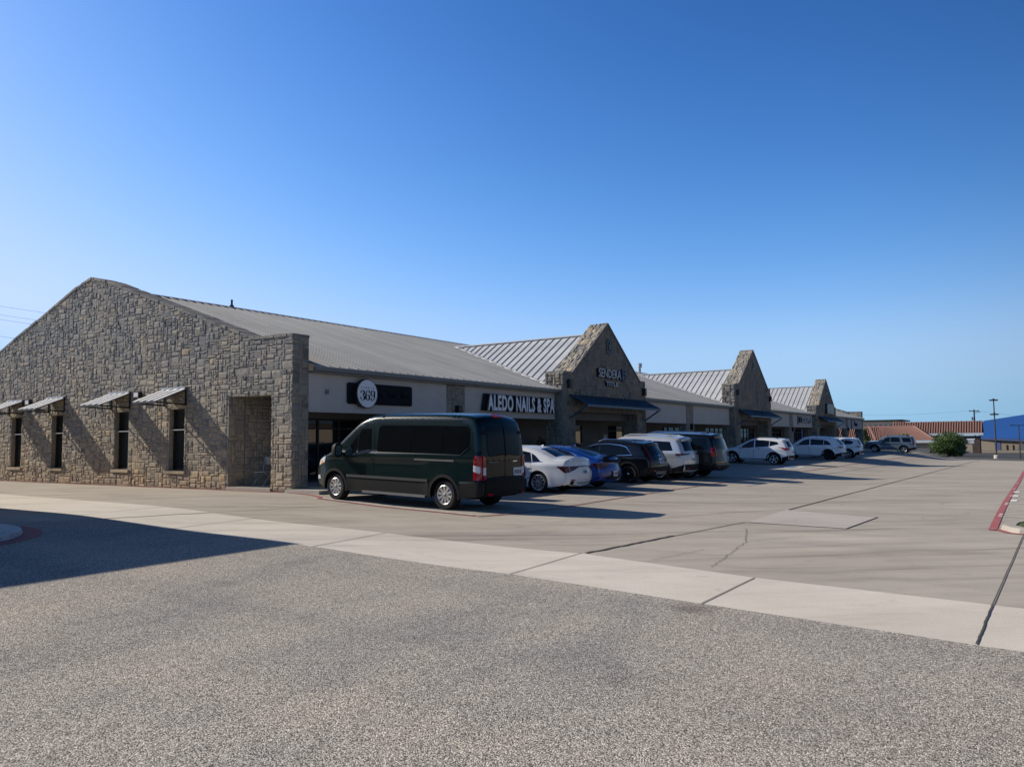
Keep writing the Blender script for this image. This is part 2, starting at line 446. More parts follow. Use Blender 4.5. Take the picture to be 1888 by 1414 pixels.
# joints and cracks
jm = MB()
def wob(a, b, n=8, amp=.05):
    return [(a[0]+(b[0]-a[0])*i/n+(rnd.uniform(-amp, amp) if 0 < i < n else 0), a[1]+(b[1]-a[1])*i/n+(rnd.uniform(-amp, amp) if 0 < i < n else 0)) for i in range(n+1)]
ribbon(jm, wob((-5.26, -13.36), (.67, -14.2), 9, .01), .035, .011)
ribbon(jm, wob((-5.26, -13.36), (-2.4, -13.75), 9, .012), .07, .0115, .15, .03)
ribbon(jm, wob((4.56, -14.16), (92, -15.3), 30, .02), .05, .011)
ribbon(jm, [(.67, -14.21), (.35, -16.36)], .03, .011)
ribbon(jm, [(.35, -16.36), (3.38, -16.5)], .03, .011)
ribbon(jm, wob((3.38, -16.5), (4.5, -14.2), 5, .01), .02, .011)
ribbon(jm, wob((2.95, -13.04), (4.5, -14.1), 5, .02), .03, .011)
ribbon(jm, wob((2.95, -13.04), (0.4, -12.2), 5, .02), .02, .011)
ribbon(jm, wob((-6.53, -19.12), (1.02, -19.39), 12, .003), .015, .011, .2)
ribbon(jm, wob((-8.53, -19.06), (-6.53, -19.12), 16, .004), .02, .0135, .06, .003)
ribbon(jm, wob((1.1, -19.6), (42, -20.4), 12, .02), .04, .011)
ribbon(jm, wob((14, -10.2), (60, -10.6), 16, .02), .035, .011)
for (a, b) in (((-7.56, -13.39), (-5.3, -13.3)), ((-8.11, -16.36), (-6.19, -16.4)), ((-7.42, -9.2), (-5.36, -9.0)), ((-7.44, -5.1), (-5.2, -4.9)), ((-7.45, -1.5), (-5.1, -1.3)), ((-7.5, 3), (-4.9, 3))):
    ribbon(jm, wob(a, b, 6, .004), .018, .0135, .2)
# wandering cracks
for a, b in (((-5.6, -15.6), (-2.6, -15.2)), ((-2.6, -15.2), (-1.3, -15.9)), ((-2.6, -15.2), (-.6, -14.6)), ((-5.4, -14.6), (-3.9, -14.9))):
    ribbon(jm, wob(a, b, 24, .022), .009, .0105, .5)
ribbon(jm, wob((-7.45, -2.63), (-5.2, -3.3), 10, .02), .05, .0135, .1, .02)
ribbon(jm, wob((-5.2, -3.3), (-1.5, -4.4), 10, .03), .025, .011)
ribbon(jm, wob((-3.6, 4), (-1.2, -2.2), 8, .03), .02, .011)
tag(jm.build('pavement_joint', m_joint), kind='structure')
sk = MB()
for k in range(16):   # short dark rubber scuffs on the lane
    x = rnd.uniform(-4.5, 20); y = rnd.uniform(-18.2, -10.5); L = rnd.uniform(.15, .9)
    ribbon(sk, wob((x, y), (x+L, y+rnd.uniform(-.1, .1)), 4, .01), rnd.uniform(.006, .014), .0105, .1)
tag(sk.build('tyre_scuff', m_joint), kind='structure')

# painted lines
rl = MB()
ribbon(rl, [(-.16, 24), (-.16, 0), (-.5, -1.5), (-.75, -2.1), (-1.08, -2.46)], .13, .0105)
ribbon(rl, [(-1.16, -2.44), (-1.92, -8.65)], .10, .0105)
rl2 = MB(); ribbon(rl2, [(-1.95, -8.72), (-1.2, -8.95), (.13, -9.2), (3.44, -9.05), (8.5, -8.9), (60, -9.0), (80, -9.0)], .11, .0105); tag(rl2.build('fire_lane_line', worn('worn_red_paint', (.40, .115, .12), amt=.47)), kind='structure')
ribbon(rl, [(1.5, -18.865), (5, -18.875), (10.5, -18.91), (18, -19.01), (27, -19.13), (42, -19.27)], .15, .0105)
tag(rl.build('fire_lane_marking', m_red), kind='structure')
wl = MB()
ribbon(wl, [(-1.02, -2.5), (-1.75, -8.45)], .10, .0115)
for k, x in enumerate((1.9, 4.55, 7.3, 10.6, 13.4, 16.2, 19.1, 22, 25, 28, 31, 34, 37, 40, 43, 46, 49, 52)):
    ribbon(wl, [(x, -2.4), (x, -8.6)], .10, .0105)
for k, x in enumerate((4.98, 7.6, 10.1, 12.5, 15.0, 17.6, 20.2, 22.7, 25.4, 28.1, 30.9, 33.6, 36.4)):
    ribbon(wl, [(x, -18.92-.010*x), (x+.25, -25.5)], .13, .0105)
tag(wl.build('stall_line_marking', m_wline), kind='structure')
wt = MB()   # lettering worn to bars on the fire lane band, seen edge on, and the white blocks beside it
for x in (11.25, 13.75, 16.3):
    ribbon(wt, [(x, -18.97-.0045*x), (x, -19.14-.0045*x)], .75, .0125)
for x in (5.15, 5.7, 9.4, 10.0, 13.8, 18.4, 24.0):
    ribbon(wt, [(x, -18.82-.009*x), (x, -18.90-.009*x)], .2, .0135)
tag(wt.build('lane_lettering', m_wfresh), kind='structure')
ad = MB(); ad2 = MB()
for cx, cy in ((32.9, -7.0), (73, -5.6)):
    ribbon(ad2, [(cx-1.3, cy), (cx+1.3, cy)], 1.9, .0105)
    ribbon(ad, [(cx-.75, cy), (cx+.75, cy)], 1.1, .0145)
for k in range(7): ribbon(ad2, [(22.4+k*1.15, -8.4), (23.4+k*1.15, -7.4)], .22, .0105)
tag(ad2.build('stall_border_marking', m_wline), kind='structure'); tag(ad.build('stall_blue_marking', m_bluesq), kind='structure')

# raised islands
def island(name, pts, h, mat_top, label, cat):
    t = empty(name, (pts[0][0], pts[0][1], zg(*pts[0]))); tag(t, label, cat)
    ox, oy, oz = t.location
    k = MB(); n = len(pts)
    cx = sum(p[0] for p in pts)/n; cy = sum(p[1] for p in pts)/n
    def ins(p, d):
        v = Vector((cx-p[0], cy-p[1])); v.normalize(); return (p[0]+v[0]*d, p[1]+v[1]*d)
    rings = [[(p[0]-ox, p[1]-oy, zg(*p)-.02-oz) for p in pts], [(ins(p, .03)[0]-ox, ins(p, .03)[1]-oy, zg(*p)+h-.02-oz) for p in pts],
             [(ins(p, .06)[0]-ox, ins(p, .06)[1]-oy, zg(*p)+h-oz) for p in pts], [(ins(p, .26)[0]-ox, ins(p, .26)[1]-oy, zg(*p)+h-oz) for p in pts]]
    for a, b in zip(rings[:-1], rings[1:]):
        for i in range(n): k.quad(a[i], a[(i+1) % n], b[(i+1) % n], b[i], mat=0 if a is not rings[0] else 1)
    k.build('kerb', [m_band if 'striped' in label else m_walk, m_red if 'striped' in label else m_walk], t, merge=.0005)
    q = MB(); q.add([(p[0], p[1], p[2]-.015) for p in rings[3]], [tuple(range(n))]); q.build('infill', mat_top, t, merge=.0001)
    return t
arc = [(1.0+1.0*(1-math.cos(a))-.0, -19.3-.55*math.sin(a)*0-0) for a in (0,)]
isl = island('traffic_island', [(1.35, -19.13), (1.05, -19.3), (.95, -19.8), (.9, -24.5), (1.3, -25.2), (1.9, -25.5), (2.7, -25.2), (3.25, -24.5), (3.25, -19.6), (3.1, -19.25), (2.6, -19.05), (1.8, -18.99)], .10, m_grass, 'concrete kerbed island with patchy grass at the near end of the red fire lane band', 'traffic island')
gm = MB()
for k in range(2600):
    x = rnd.uniform(1.25, 2.65); y = rnd.uniform(-24.9, -19.4); h = rnd.uniform(.03, .10); a = rnd.uniform(0, 6.28)
    z = zg(x, y)+.085
    dx, dy = math.cos(a)*.012, math.sin(a)*.012; lx, ly = rnd.uniform(-.04, .04), rnd.uniform(-.04, .04)
    gm.add([(x-dx, y-dy, z), (x+dx, y+dy, z), (x+lx, y+ly, z+h)], [(0, 1, 2)])
tag(gm.build('grass', m_leaf2), kind='stuff', label='patchy green grass growing on the kerbed island at the right', cat='grass')
rk = MB()
ribbon(rk, [(1.7, -18.93), (1.1, -19.14), (.86, -19.5), (.80, -20.2), (.78, -24.5)], .13, .0105)
tag(rk.build('kerb_apron_marking', m_red), kind='structure')
# striped island in the shade, left edge
cen = (-11.42, -3.05)
pts = [(cen[0]+2.0*math.cos(a), cen[1]+1.75*math.sin(a)) for a in [2*math.pi*i/36 for i in range(36)]]
sheet('red_island_apron', [(cen[0]+2.32*math.cos(a), cen[1]+2.05*math.sin(a)) for a in [2*math.pi*i/40 for i in range(40)]], m_red, .018, .4)
t = empty('painted_island', (cen[0], cen[1], zg(*cen))); tag(t, 'low round island with white painted rim and striped middle in the building shadow', 'traffic island')
k = MB(); n = len(pts)
r0 = [(p[0]-cen[0], p[1]-cen[1], zg(*p)-zg(*cen)+.0) for p in pts]; r1 = [(p[0]*.985, p[1]*.985, p[2]+.10) for p in r0]; r2 = [(p[0]*.78, p[1]*.78, p[2]) for p in r1]
for a, b in ((r0, r1), (r1, r2)):
    for i in range(n): k.quad(a[i], a[(i+1) % n], b[(i+1) % n], b[i])
k.build('painted_rim', m_wline, t, merge=.0005)
k = MB(); k.add([(p[0], p[1], p[2]-.02) for p in r2], [tuple(range(n))]); k.build('centre_slab', m_walk, t)
k = MB()
for yy in (-1.0, -.6, -.2, .2, .6, 1.0):
    hw_ = 1.5*math.sqrt(max(0, 1-(yy/1.4)**2))
    zz = zg(cen[0], cen[1]+yy)-zg(*cen)+.092
    k.quad((-hw_, yy-.05, zz), (hw_, yy-.05, zz), (hw_, yy+.05, zz), (-hw_, yy+.05, zz))
k.build('stripe', m_wline, t)

# ------------------------------------------------------------------ stone masonry
def masonry(mb, inside, U0, U1, V0, V1, O, u, v, nrm, cell=.125, seed=1, relief=.045, tmean=.47, tsd=.15, maxw=3, maxh=3):
    r = random.Random(seed); O = Vector(O); u = Vector(u); v = Vector(v); nrm = Vector(nrm)
    cw, ch_ = cell if isinstance(cell, tuple) else (cell, cell)
    nu = max(1, int(round((U1-U0)/cw))); nv = max(1, int(round((V1-V0)/ch_)))
    cu = (U1-U0)/nu; cv = (V1-V0)/nv
    free = [[inside(U0+(i+.5)*cu, V0+(j+.5)*cv) for i in range(nu)] for j in range(nv)]
    opts = [(w, h) for w in range(1, maxw+1) for h in range(1, maxh+1)]
    wts = {(1, 1): 2, (2, 1): 4, (3, 1): 2.2, (1, 2): 1.8, (2, 2): 5, (3, 2): 4.5, (1, 3): .6, (2, 3): 2.4, (3, 3): 2.6, (4, 2): 1.6, (4, 1): .5, (4, 3): 1.4, (5, 3): .5}
    W = [wts.get(o, .3) for o in opts]
    for j in range(nv):
        for i in range(nu):
            if not free[j][i]: continue
            w, h = r.choices(opts, W)[0]
            w = min(w, nu-i); h = min(h, nv-j)
            k = 1
            while k < w and free[j][i+k]: k += 1
            w = k; k = 1
            while k < h and all(free[j+k][i+q] for q in range(w)): k += 1
            h = k
            for a in range(h):
                for b in range(w): free[j+a][i+b] = False
            gp = .010
            a0 = U0+i*cu+gp; a1 = U0+(i+w)*cu-gp; b0 = V0+j*cv+gp; b1 = V0+(j+h)*cv-gp
            e = min(a1-a0, b1-b0)*.26
            base = relief*r.uniform(.35, 1.25)
            P = []
            us = (a0, a0+e*r.uniform(.5, 1.2), a1-e*r.uniform(.5, 1.2), a1); vs = (b0, b0+e*r.uniform(.5, 1.2), b1-e*r.uniform(.5, 1.2), b1)
            for y in range(4):
                for x in range(4):
                    edge = x in (0, 3) or y in (0, 3)
                    d = .004 if edge else base+r.uniform(-.45, .45)*relief
                    jx = r.uniform(-.012, .012); jy = r.uniform(-.012, .012)
                    P.append(O+u*(us[x]+jx)+v*(vs[y]+jy)+nrm*max(.004, d))
            fs = [(y*4+x, y*4+x+1, (y+1)*4+x+1, (y+1)*4+x) for y in range(3) for x in range(3)]
            t_ = min(1, max(0, r.gauss(tmean, tsd)))
            if r.random() < .03: t_ = .93
            mb.add(P, fs, t_, 0)

def coping(mb, a, b, w, h, nrm_side, seed=3, tmean=.35, over=.05):
    """row of coping stones along the wall top from a to b, running back by w along nrm_side"""
    r = random.Random(seed); a = Vector(a); b = Vector(b); L = (b-a).length; d = (b-a)/L; s_ = 0
    side = Vector(nrm_side); up = side.cross(d)
    if up.z < 0: up = -up
    while s_ < L-.05:
        l = min(r.uniform(.28, .55), L-s_)
        hh = h*r.uniform(.8, 1.15); p = a+d*s_-side*(over+r.uniform(-.015, .02))
        M = Matrix(((d[0], side[0], up[0], p[0]), (d[1], side[1], up[1], p[1]), (d[2], side[2], up[2], p[2]), (0, 0, 0, 1)))
        t_ = min(1, max(0, r.gauss(tmean, .15)))
        mb.box(.008, 0, -.03, l-.008, w+2*over, hh, t_, 0, M)
        s_ += l

# ------------------------------------------------------------------ shopping centre
B = empty('shopping_center', (0, 0, 0))
tag(B, 'long single storey stone shopping center with grey metal roof and three front gables', 'building')
XE = 103.0                       # far end wall plane
def roof_z(y): return 4.07+.32*(y+.35) if y < 12.4 else 8.15-.32*(y-12.4)
prof = [(0, 0), (0, 5.04), (1.95, 5.07), (11.25, 8.16), (12.35, 8.42), (13.5, 8.16), (22.9, 5.07), (24.8, 5.04), (24.8, 0)]
def wall_top(y):
    for (y0, z0), (y1, z1) in zip(prof[1:-2], prof[2:-1]):
        if y0 <= y <= y1: return z0+(z1-z0)*(y-y0)/(y1-y0)
    return 5.04
WIN = [(17.93, 18.88), (14.33, 15.24), (9.37, 10.34), (5.76, 6.70)]
OPEN = (.98, 3.24)
def rect(y0, y1, z0, z1): return [(y0, z0), (y1, z0), (y1, z1), (y0, z1)]
def end_wall(x, out, windows, seed, detailed=True):
    d = -1 if out < 0 else 1
    holes = [rect(OPEN[0], OPEN[1], .001, 3.17)] + ([rect(a, b, .62, 2.85) for a, b in windows])
    outer = prof
    holes[0] = rect(OPEN[0], OPEN[1], .02, 3.17)
    mb = MB()
    xs = (x, x+.65*(-d))
    for xx in xs:
        V, F = tri_fill(outer, holes)
        mb.add([(xx, y, z) for y, z in V], F, .3, 1)
    loops = [outer]+holes
    for L in loops:
        for i in range(len(L)):
            a = L[i]; b = L[(i+1) % len(L)]
            mb.quad((xs[0], a[0], a[1]), (xs[0], b[0], b[1]), (xs[1], b[0], b[1]), (xs[1], a[0], a[1]), .4, 0 if L is not outer else 1)
    def ins(u, v):
        if v > wall_top(u)-.03 or u < .0 or u > 24.8: return False
        for h in holes:
            if h[0][0]-.02 < u < h[1][0]+.02 and h[0][1]-.05 < v < h[2][1]+.02: return False
        return True
    if detailed:
        masonry(mb, ins, 0, 24.8, 0.0, 8.45, (x+.0*d, 0, 0), (0, 1, 0), (0, 0, 1), (d, 0, 0), (.128, .09), seed, .027, .43, .17, 4, 3)
    # front narrow pier face
    fx0, fx1 = (x, x+.65) if d < 0 else (x-.65, x)
    masonry(mb, lambda a, b: True, fx0, fx1, 0, 5.04, (0, 0, 0), (1, 0, 0), (0, 0, 1), (0, -1, 0), .13, seed+1, .03, .45)
    if d > 0:   # inner face of the far wall above the roof
        masonry(mb, lambda a, b: b < wall_top(a) and b > roof_z(a)-.1, 0, 12.4, 3.9, 8.4, (x-.65, 0, 0), (0, 1, 0), (0, 0, 1), (-1, 0, 0), .2, seed+2, .05)
    if d < 0: masonry(mb, lambda a, b: True, 0.02, .65, .1, 3.17, (0, OPEN[1], 0), (1, 0, 0), (0, 0, 1), (0, -1, 0), .125, seed+3, .03, .45)
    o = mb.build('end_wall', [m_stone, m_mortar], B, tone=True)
    cp = MB()
    tops = prof[1:-1]
    for i, (a, b) in enumerate(zip(tops[:-1], tops[1:])):
        coping(cp, (x, a[0], a[1]), (x, b[0], b[1]), .65, .07, (-d, 0, 0), seed+10+i, .28, .035)
    cp.build('coping', m_stone, o, tone=True)
    return o
W1 = end_wall(0, -1, WIN, 21)
W2 = end_wall(XE+.65, 1, [], 61, False)
# windows of the near end wall
for i, (a, b) in enumerate(WIN):
    fr_ = MB(); z0, z1 = .62, 2.85; x0 = .17
    fr_.box(x0, a, z0, x0+.07, a+.07, z1); fr_.box(x0, b-.07, z0, x0+.07, b, z1)
    fr_.box(x0, a+.07, z1-.07, x0+.07, b-.07, z1); fr_.box(x0, a+.07, z0, x0+.07, b-.07, z0+.07)
    fr_.box(x0+.005, a+.07, 2.06, x0+.075, b-.07, 2.12)
    wn = fr_.build('window', m_frame, B)
    gl = MB(); gl.quad((x0+.045, a+.06, z0+.06), (x0+.045, b-.06, z0+.06), (x0+.045, b-.06, z1-.06), (x0+.045, a+.06, z1-.06)); gl.build('pane', m_glass2, wn)
    sl = MB(); sl.box(-.075, a-.12, z0-.11, .30, b+.12, z0-.002, .55); sl.build('sill', m_stone_lit, wn, tone=True)
    ba = MB(); ba.box(-.035, a-.02, 2.075, x0, b+.02, 2.11) if False else ba.box(.06, a+.004, 2.072, x0+.004, b-.004, 2.11); ba.build('mullion', simple('mullion_metal', (.45, .45, .43), .4, .3) if i == 0 else MATS['mullion_metal'], wn)
    jb = MB(); jb.box(.30, a-.05, z0, .33, b+.05, z1); jb.build('backing', m_dark, wn)

# main roof
def seam_roof(name, mat):
    mb = MB()
    for x0, x1 in ((.64, XE+.01),):
        mb.quad((x0, -.35, 4.07), (x1, -.35, 4.07), (x1, 12.4, 8.15), (x0, 12.4, 8.15))
        mb.quad((x0, 12.4, 8.15), (x1, 12.4, 8.15), (x1, 25.15, 4.07), (x0, 25.15, 4.07))
        mb.quad((x0, -.35, 4.07), (x0, -.35, 3.98), (x1, -.35, 3.98), (x1, -.35, 4.07))
    x = .8
    while x < XE-.1:
        for (ya, za, yb, zb) in ((-.38, 4.06, 12.36, 8.137), (12.44, 8.137, 25.15, 4.07)):
            mb.bar((x, ya, za+.028), (x, yb, zb+.028), .035, .055)
        x += .43
    return mb.build(name, mat, B)
rf = seam_roof('roof', m_roof)
rc = MB(); x = .7
while x < XE-.3:
    L = 2.9
    rc.quad((x, 12.18, 8.135), (min(x+L, XE), 12.18, 8.135), (min(x+L, XE), 12.4, 8.215), (x, 12.4, 8.215)); rc.quad((x, 12.4, 8.215), (min(x+L, XE), 12.4, 8.215), (min(x+L, XE), 12.62, 8.135), (x, 12.62, 8.135))
    x += L+.04
rc.build('ridge_cap', m_roof, rf)
vp = MB(); vp.tube([(6.8, 12.4, 8.15), (6.8, 12.4, 8.55)], .05, 8); vp.tube([(6.8, 12.4, 8.15), (6.8, 12.4, 8.28)], .10, 8); vp.build('vent_pipe', m_black, rf)
vp = MB(); vp.tube([(54.0, 12.2, 8.0), (54.0, 12.2, 8.8)], .15, 14); vp.tube([(54.1, 12.2, 8.65), (54.1, 12.2, 9.05)], .22, 14); vp.build('flue_vent', m_galv, rf)

# fascia, gutter, soffit, pillars between the gables
GX = [(16.56, 26.46), (43.75, 53.9), (72.1, 82.3)]
SEC = [(.65, 16.56, (7.9, 9.1)), (26.46, 43.75, (34.4, 35.7)), (53.9, 72.1, (62.3, 63.6)), (82.3, XE, (91.0, 92.4))]
for k, (xa, xb, (pa, pb)) in enumerate(SEC):
    gm = MB(); gm.box(xa+.01, -.36, 3.93, xb-.01, -.20, 4.05); gm.box(xa+.01, -.22, 3.86, xb-.01, .25, 3.93); gm.build('gutter', m_gutter, B)
    for a, b in ((xa, pa), (pb, xb)):
        fm = MB(); fm.box(a+.004, 0, 2.6, b-.004, .3, 3.86)
        fm.build('fascia', m_stucco, B)
        lp = MB(); lp.box(a+.004, -.012, 2.585, b-.004, .31, 2.64); lp.build('fascia_drip_edge', m_stucco, B)
    pm = MB(); pm.box(pa, -.02, -.4, pb, .55, 3.85, .35, 1)
    masonry(pm, lambda a, b: True, pa, pb, -.3, 3.86, (0, -.02, 0), (1, 0, 0), (0, 0, 1), (0, -1, 0), .13, 200+k, .03, .42)
    masonry(pm, lambda a, b: True, 0, .55, -.3, 2.6, (pa, 0, 0), (0, 1, 0), (0, 0, 1), (-1, 0, 0), .13, 220+k, .03, .42)
    pm.build('pillar', [m_stone, m_mortar], B, tone=True)
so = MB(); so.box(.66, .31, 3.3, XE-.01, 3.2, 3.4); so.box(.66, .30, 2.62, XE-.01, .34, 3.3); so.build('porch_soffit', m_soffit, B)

# back wall of the porch with shop fronts
bw = MB()
GLAZ = [(1.9, 7.2), (20.9, 22.1), (24.3, 25.3), (28.8, 31.3), (37.8, 41.6), (47.2, 52.0), (56.8, 61.3), (66.5, 71.5), (76.6, 82.0)]
prev = .65
for i, (a, b) in enumerate(GLAZ+[(XE, XE)]):
    bw.box(prev, 3.2, -.5, a, 3.5, 3.4, .4, 1); prev = b
for i, (a, b) in enumerate(GLAZ): bw.box(a, 3.2, 2.5, b, 3.5, 3.4, .4, 1)
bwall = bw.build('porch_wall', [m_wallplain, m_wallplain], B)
sw = MB()
masonry(sw, lambda a, b: True, .65, 1.9, .1, 3.3, (0, 3.2, 0), (1, 0, 0), (0, 0, 1), (0, -1, 0), .125, 77, .03, .45, .12, 4, 2)
sw.build('porch_stonework', m_stone, bwall, tone=True)
for i, (a, b) in enumerate(GLAZ):
    n = max(1, int(round((b-a)/1.15))); st = (b-a)/n
    f = MB(); gx = MB()
    zb = .1-.003*a
    f.box(a, 3.22, 2.42, b, 3.3, 2.5); f.box(a, 3.22, zb, b, 3.3, zb+.12)
    for q in range(n+1):
        xx = min(max(a+q*st, a+.04), b-.04); f.box(xx-.04, 3.22, zb+.12, xx+.04, 3.3, 2.42)
    for q in range(n): f.box(a+q*st+.04, 3.22, 2.08, a+(q+1)*st-.04, 3.3, 2.15)
    s_ = f.build('shopfront', m_frame, B)
    gx.quad((a, 3.27, zb), (b, 3.27, zb), (b, 3.27, 2.46), (a, 3.27, 2.46)); gx.build('pane', m_glass3, s_)
    hd = MB(); hx = a+st*.5+.32
    hd.bar((hx, 3.16, zb+.75), (hx, 3.16, zb+1.35), .04); hd.bar((hx, 3.16, zb+.8), (hx, 3.24, zb+.8), .03); hd.bar((hx, 3.16, zb+1.3), (hx, 3.24, zb+1.3), .03)
    hd.build('door_handle', m_galv, s_)
    bk = MB(); bk.box(a, 3.32, zb, b, 3.36, 2.5); bk.build('backing', m_dark, s_)

# sidewalk
wk = MB()
wk.box(.03, .06, -.3, XE, 3.2, .115); wk.box(-.23, -1.49, -.3, 17.2, .06, .105)
for xa, xb in ((17.2, 50), (50, 100)):
    zt = .105-.003*xa
    wk.box(xa, -1.49, -.8, xb, .06, zt)
wk.box(-.07, .98, -.3, .03, 3.24, .11)
tag(wk.build('sidewalk', m_walk), kind='structure')

# front gables
def gable(k, X0, X1, shz, apz, seed):
    Xc = (X0+X1)/2; s0, s1 = X0+.82, X1-.82; yf, yb = -.5, .55
    outer = [(X0, -.6), (X0, shz), (s0, shz), (Xc, apz), (s1, shz), (X1, shz), (X1, -.6)]
    op = [(X0+1.15, -.58), (X1-1.15, -.58), (X1-1.15, 3.0), (X0+1.15, 3.0)]
    sl = (apz-shz)/(Xc-s0)
    def top(x): return shz if (x < s0 or x > s1) else apz-sl*abs(x-Xc)
    mb = MB()
    for y in (yf, yb):
        V, F = tri_fill(outer, [op]); mb.add([(x, y, z) for x, z in V], F, .3, 1)
    for L in (outer, op):
        for i in range(len(L)):
            a = L[i]; b = L[(i+1) % len(L)]
            mb.quad((a[0], yf, a[1]), (b[0], yf, b[1]), (b[0], yb, b[1]), (a[0], yb, a[1]), .35, 1)
    ins = lambda a, b: b < top(a)-.02 and not (op[0][0]-.02 < a < op[1][0]+.02 and b < 3.02)
    c = .13 if k == 0 else .2
    if k == 1: c = .17
    mb = mb
    masonry(mb, ins, X0, X1, -.5, apz, (0, yf, 0), (1, 0, 0), (0, 0, 1), (0, -1, 0), c, seed, .03, .45, .16)
    masonry(mb, lambda a, b: True, yf, yb, -.5, shz, (X0, 0, 0), (0, 1, 0), (0, 0, 1), (-1, 0, 0), .16, seed+1, .05, .5)
    masonry(mb, lambda a, b: True, yf, yb, -.5, 3.0, (X1-1.15, 0, 0), (0, 1, 0), (0, 0, 1), (-1, 0, 0), .18, seed+5, .03, .5)
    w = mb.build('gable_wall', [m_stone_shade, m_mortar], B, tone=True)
    cp = MB()
    L = math.hypot(Xc-s0, apz-shz); d = ((Xc-s0)/L, 0, (apz-shz)/L); nn = (-(apz-shz)/L, 0, (Xc-s0)/L)
    masonry(cp, lambda a, b: True, yf-.05, yb+.03, 0, L+.03, (s0, 0, shz+.02), (0, 1, 0), d, nn, .17, seed+2, .05, .62, .2)
    d2 = (-(Xc-s1)/L*-1, 0, 0)
    dd = ((Xc-s1)/L, 0, (apz-shz)/L); n2 = ((apz-shz)/L, 0, (s1-Xc)/L)
    masonry(cp, lambda a, b: True, yf-.05, yb+.03, 0, L+.03, (s1, 0, shz+.02), (0, 1, 0), dd, n2, .25, seed+3, .03, .5, .2)
    # edge bodies of the coping so its front shows as a thin dark line
    cp.bar((s0, yf-.04, shz+.02), (Xc, yf-.04, apz+.02), .07, .06, tone=.12); cp.bar((s1, yf-.04, shz+.02), (Xc, yf-.04, apz+.02), .07, .06, tone=.12)
    for a, b in ((X0, s0), (s1, X1)): coping(cp, (a, yf, shz), (b, yf, shz), yb-yf, .08, (0, 1, 0), seed+4, .4, .03)
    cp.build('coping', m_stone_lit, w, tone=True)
    # cross roof behind the gable
    zr = 7.38; sp = (zr-4.35)/((X1-X0)/2-.02); yR = (zr-4.07)/.32-.35
    rm = MB(); tm = MB()
    for sgn in (-1, 1):
        xe = Xc+sgn*((X1-X0)/2)
        ze = zr-sp*(X1-X0)/2
        def vz(y): return 4.07+.32*(y+.35)
        def vx(y): return Xc+sgn*(zr-vz(y))/sp
        y0 = .5
        rm.add([(Xc, y0, zr), (Xc, yR, zr), (vx(y0), y0, vz(y0)+.01)], [(0, 1, 2) if sgn > 0 else (0, 2, 1)])
        y = y0+.35
        while y < yR-.2:
            rm.bar((Xc, y, zr+.02), (vx(y), y, vz(y)+.025), .035, .055, mat=1)
            y += .5
        tm.bar((vx(y0), y0, vz(y0)+.045), (Xc, yR, zr+.045), .20, .05)
    tm.bar((Xc, y0, zr+.05), (Xc, yR+.1, zr+.05), .26, .07)
    r_ = rm.build('cross_roof', [m_roof2, m_rib2], B); tm.build('flashing', m_trim, r_)
    return w, Xc
SH = [(4.93, 7.93), (5.82, 8.95), (4.98, 8.15)]
GW = [gable(i, *GX[i], *SH[i], 300+40*i) for i in range(3)]
# star medallions set in the gables
def prism(mb, pts, y0, y1, tone=.5, mat=0):
    n = len(pts)
    mb.add([(x, y0, z) for x, z in pts]+[(x, y1, z) for x, z in pts], [tuple(range(n)), tuple(range(2*n-1, n-1, -1))]+[(i, i+n, (i+1) % n+n, (i+1) % n) for i in range(n)], tone, mat)
for i, (w, Xc) in enumerate(GW):
    zc = SH[i][1]-1.28
    mb = MB(); prism(mb, [(Xc-.32+.1, zc-.40), (Xc+.52, zc-.40), (Xc+.52, zc+.25), (Xc+.3, zc+.43), (Xc, zc+.43), (Xc-.22, zc+.25)], -.56, -.5)
    md = mb.build('medallion', m_signblack, w)
    mb = MB(); st = []
    for q in range(10):
        a = math.pi/2+q*math.pi/5; rr = .27 if q % 2 == 0 else .115
        st.append((Xc+.15+rr*math.cos(a), zc+rr*math.sin(a)))
    prism(mb, st, -.585, -.56); mb.build('star', simple('star_metal', (.10, .11, .12), .5, .4) if i == 0 else MATS['star_metal'], md)

# wall lamps (small black boxes on the stone)
def box_lamp(x, y, z, label, group=None, side='front'):
    t = empty('wall_lamp', (x, y, z)); tag(t, label, 'wall lamp', group)
    a = MB()
    if side == 'front':
        a.box(-.12, -.2, -.22, .12, 0, .22); a.build('housing', m_black, t)
        b = MB(); b.box(-.09, -.17, -.235, .09, -.03, -.22); b.build('lens', m_clear, t)
    else:
        a.box(-.16, -.16, -.10, -.02, .16, .12); a.box(-.02, -.1, -.08, 0, .1, .1); a.build('housing', m_black, t)
        b = MB(); b.box(-.18, -.14, -.08, -.16, .14, .09); b.build('lens', simple('lamp_lens', (.75, .75, .72), .3) if 'lamp_lens' not in MATS else MATS['lamp_lens'], t)
    return t
G_ = 'black box lamps on the front stonework'
box_lamp(17.0, -.53, 4.35, 'black box lamp on left pier of nearest front gable', G_)
box_lamp(26.05, -.53, 4.35, 'black box lamp on right pier of nearest front gable', G_)
box_lamp(44.2, -.53, 5.15, 'black box lamp on left pier of the tallest middle gable', G_)
box_lamp(53.45, -.53, 5.0, 'black box lamp on right pier of the tallest middle gable', G_)
box_lamp(8.5, -.07, 2.8, 'black box lamp low on stone pillar between the two nearest shop signs', G_)
box_lamp(35.1, -.07, 2.35, 'black box lamp on stone pillar between first and second gable', G_)
box_lamp(63.0, -.07, 2.35, 'black box lamp on stone pillar between second and third gable', G_)
box_lamp(91.7, -.07, 2.5, 'black box lamp on last stone pillar near the far end wall', G_)
G_ = 'flood lamps on the near end wall'
box_lamp(-.05, 8.55, 3.45, 'small white faced flood lamp between the two right window awnings', G_, 'end')
box_lamp(-.05, 17.05, 3.47, 'small white faced flood lamp between the two left window awnings', G_, 'end')

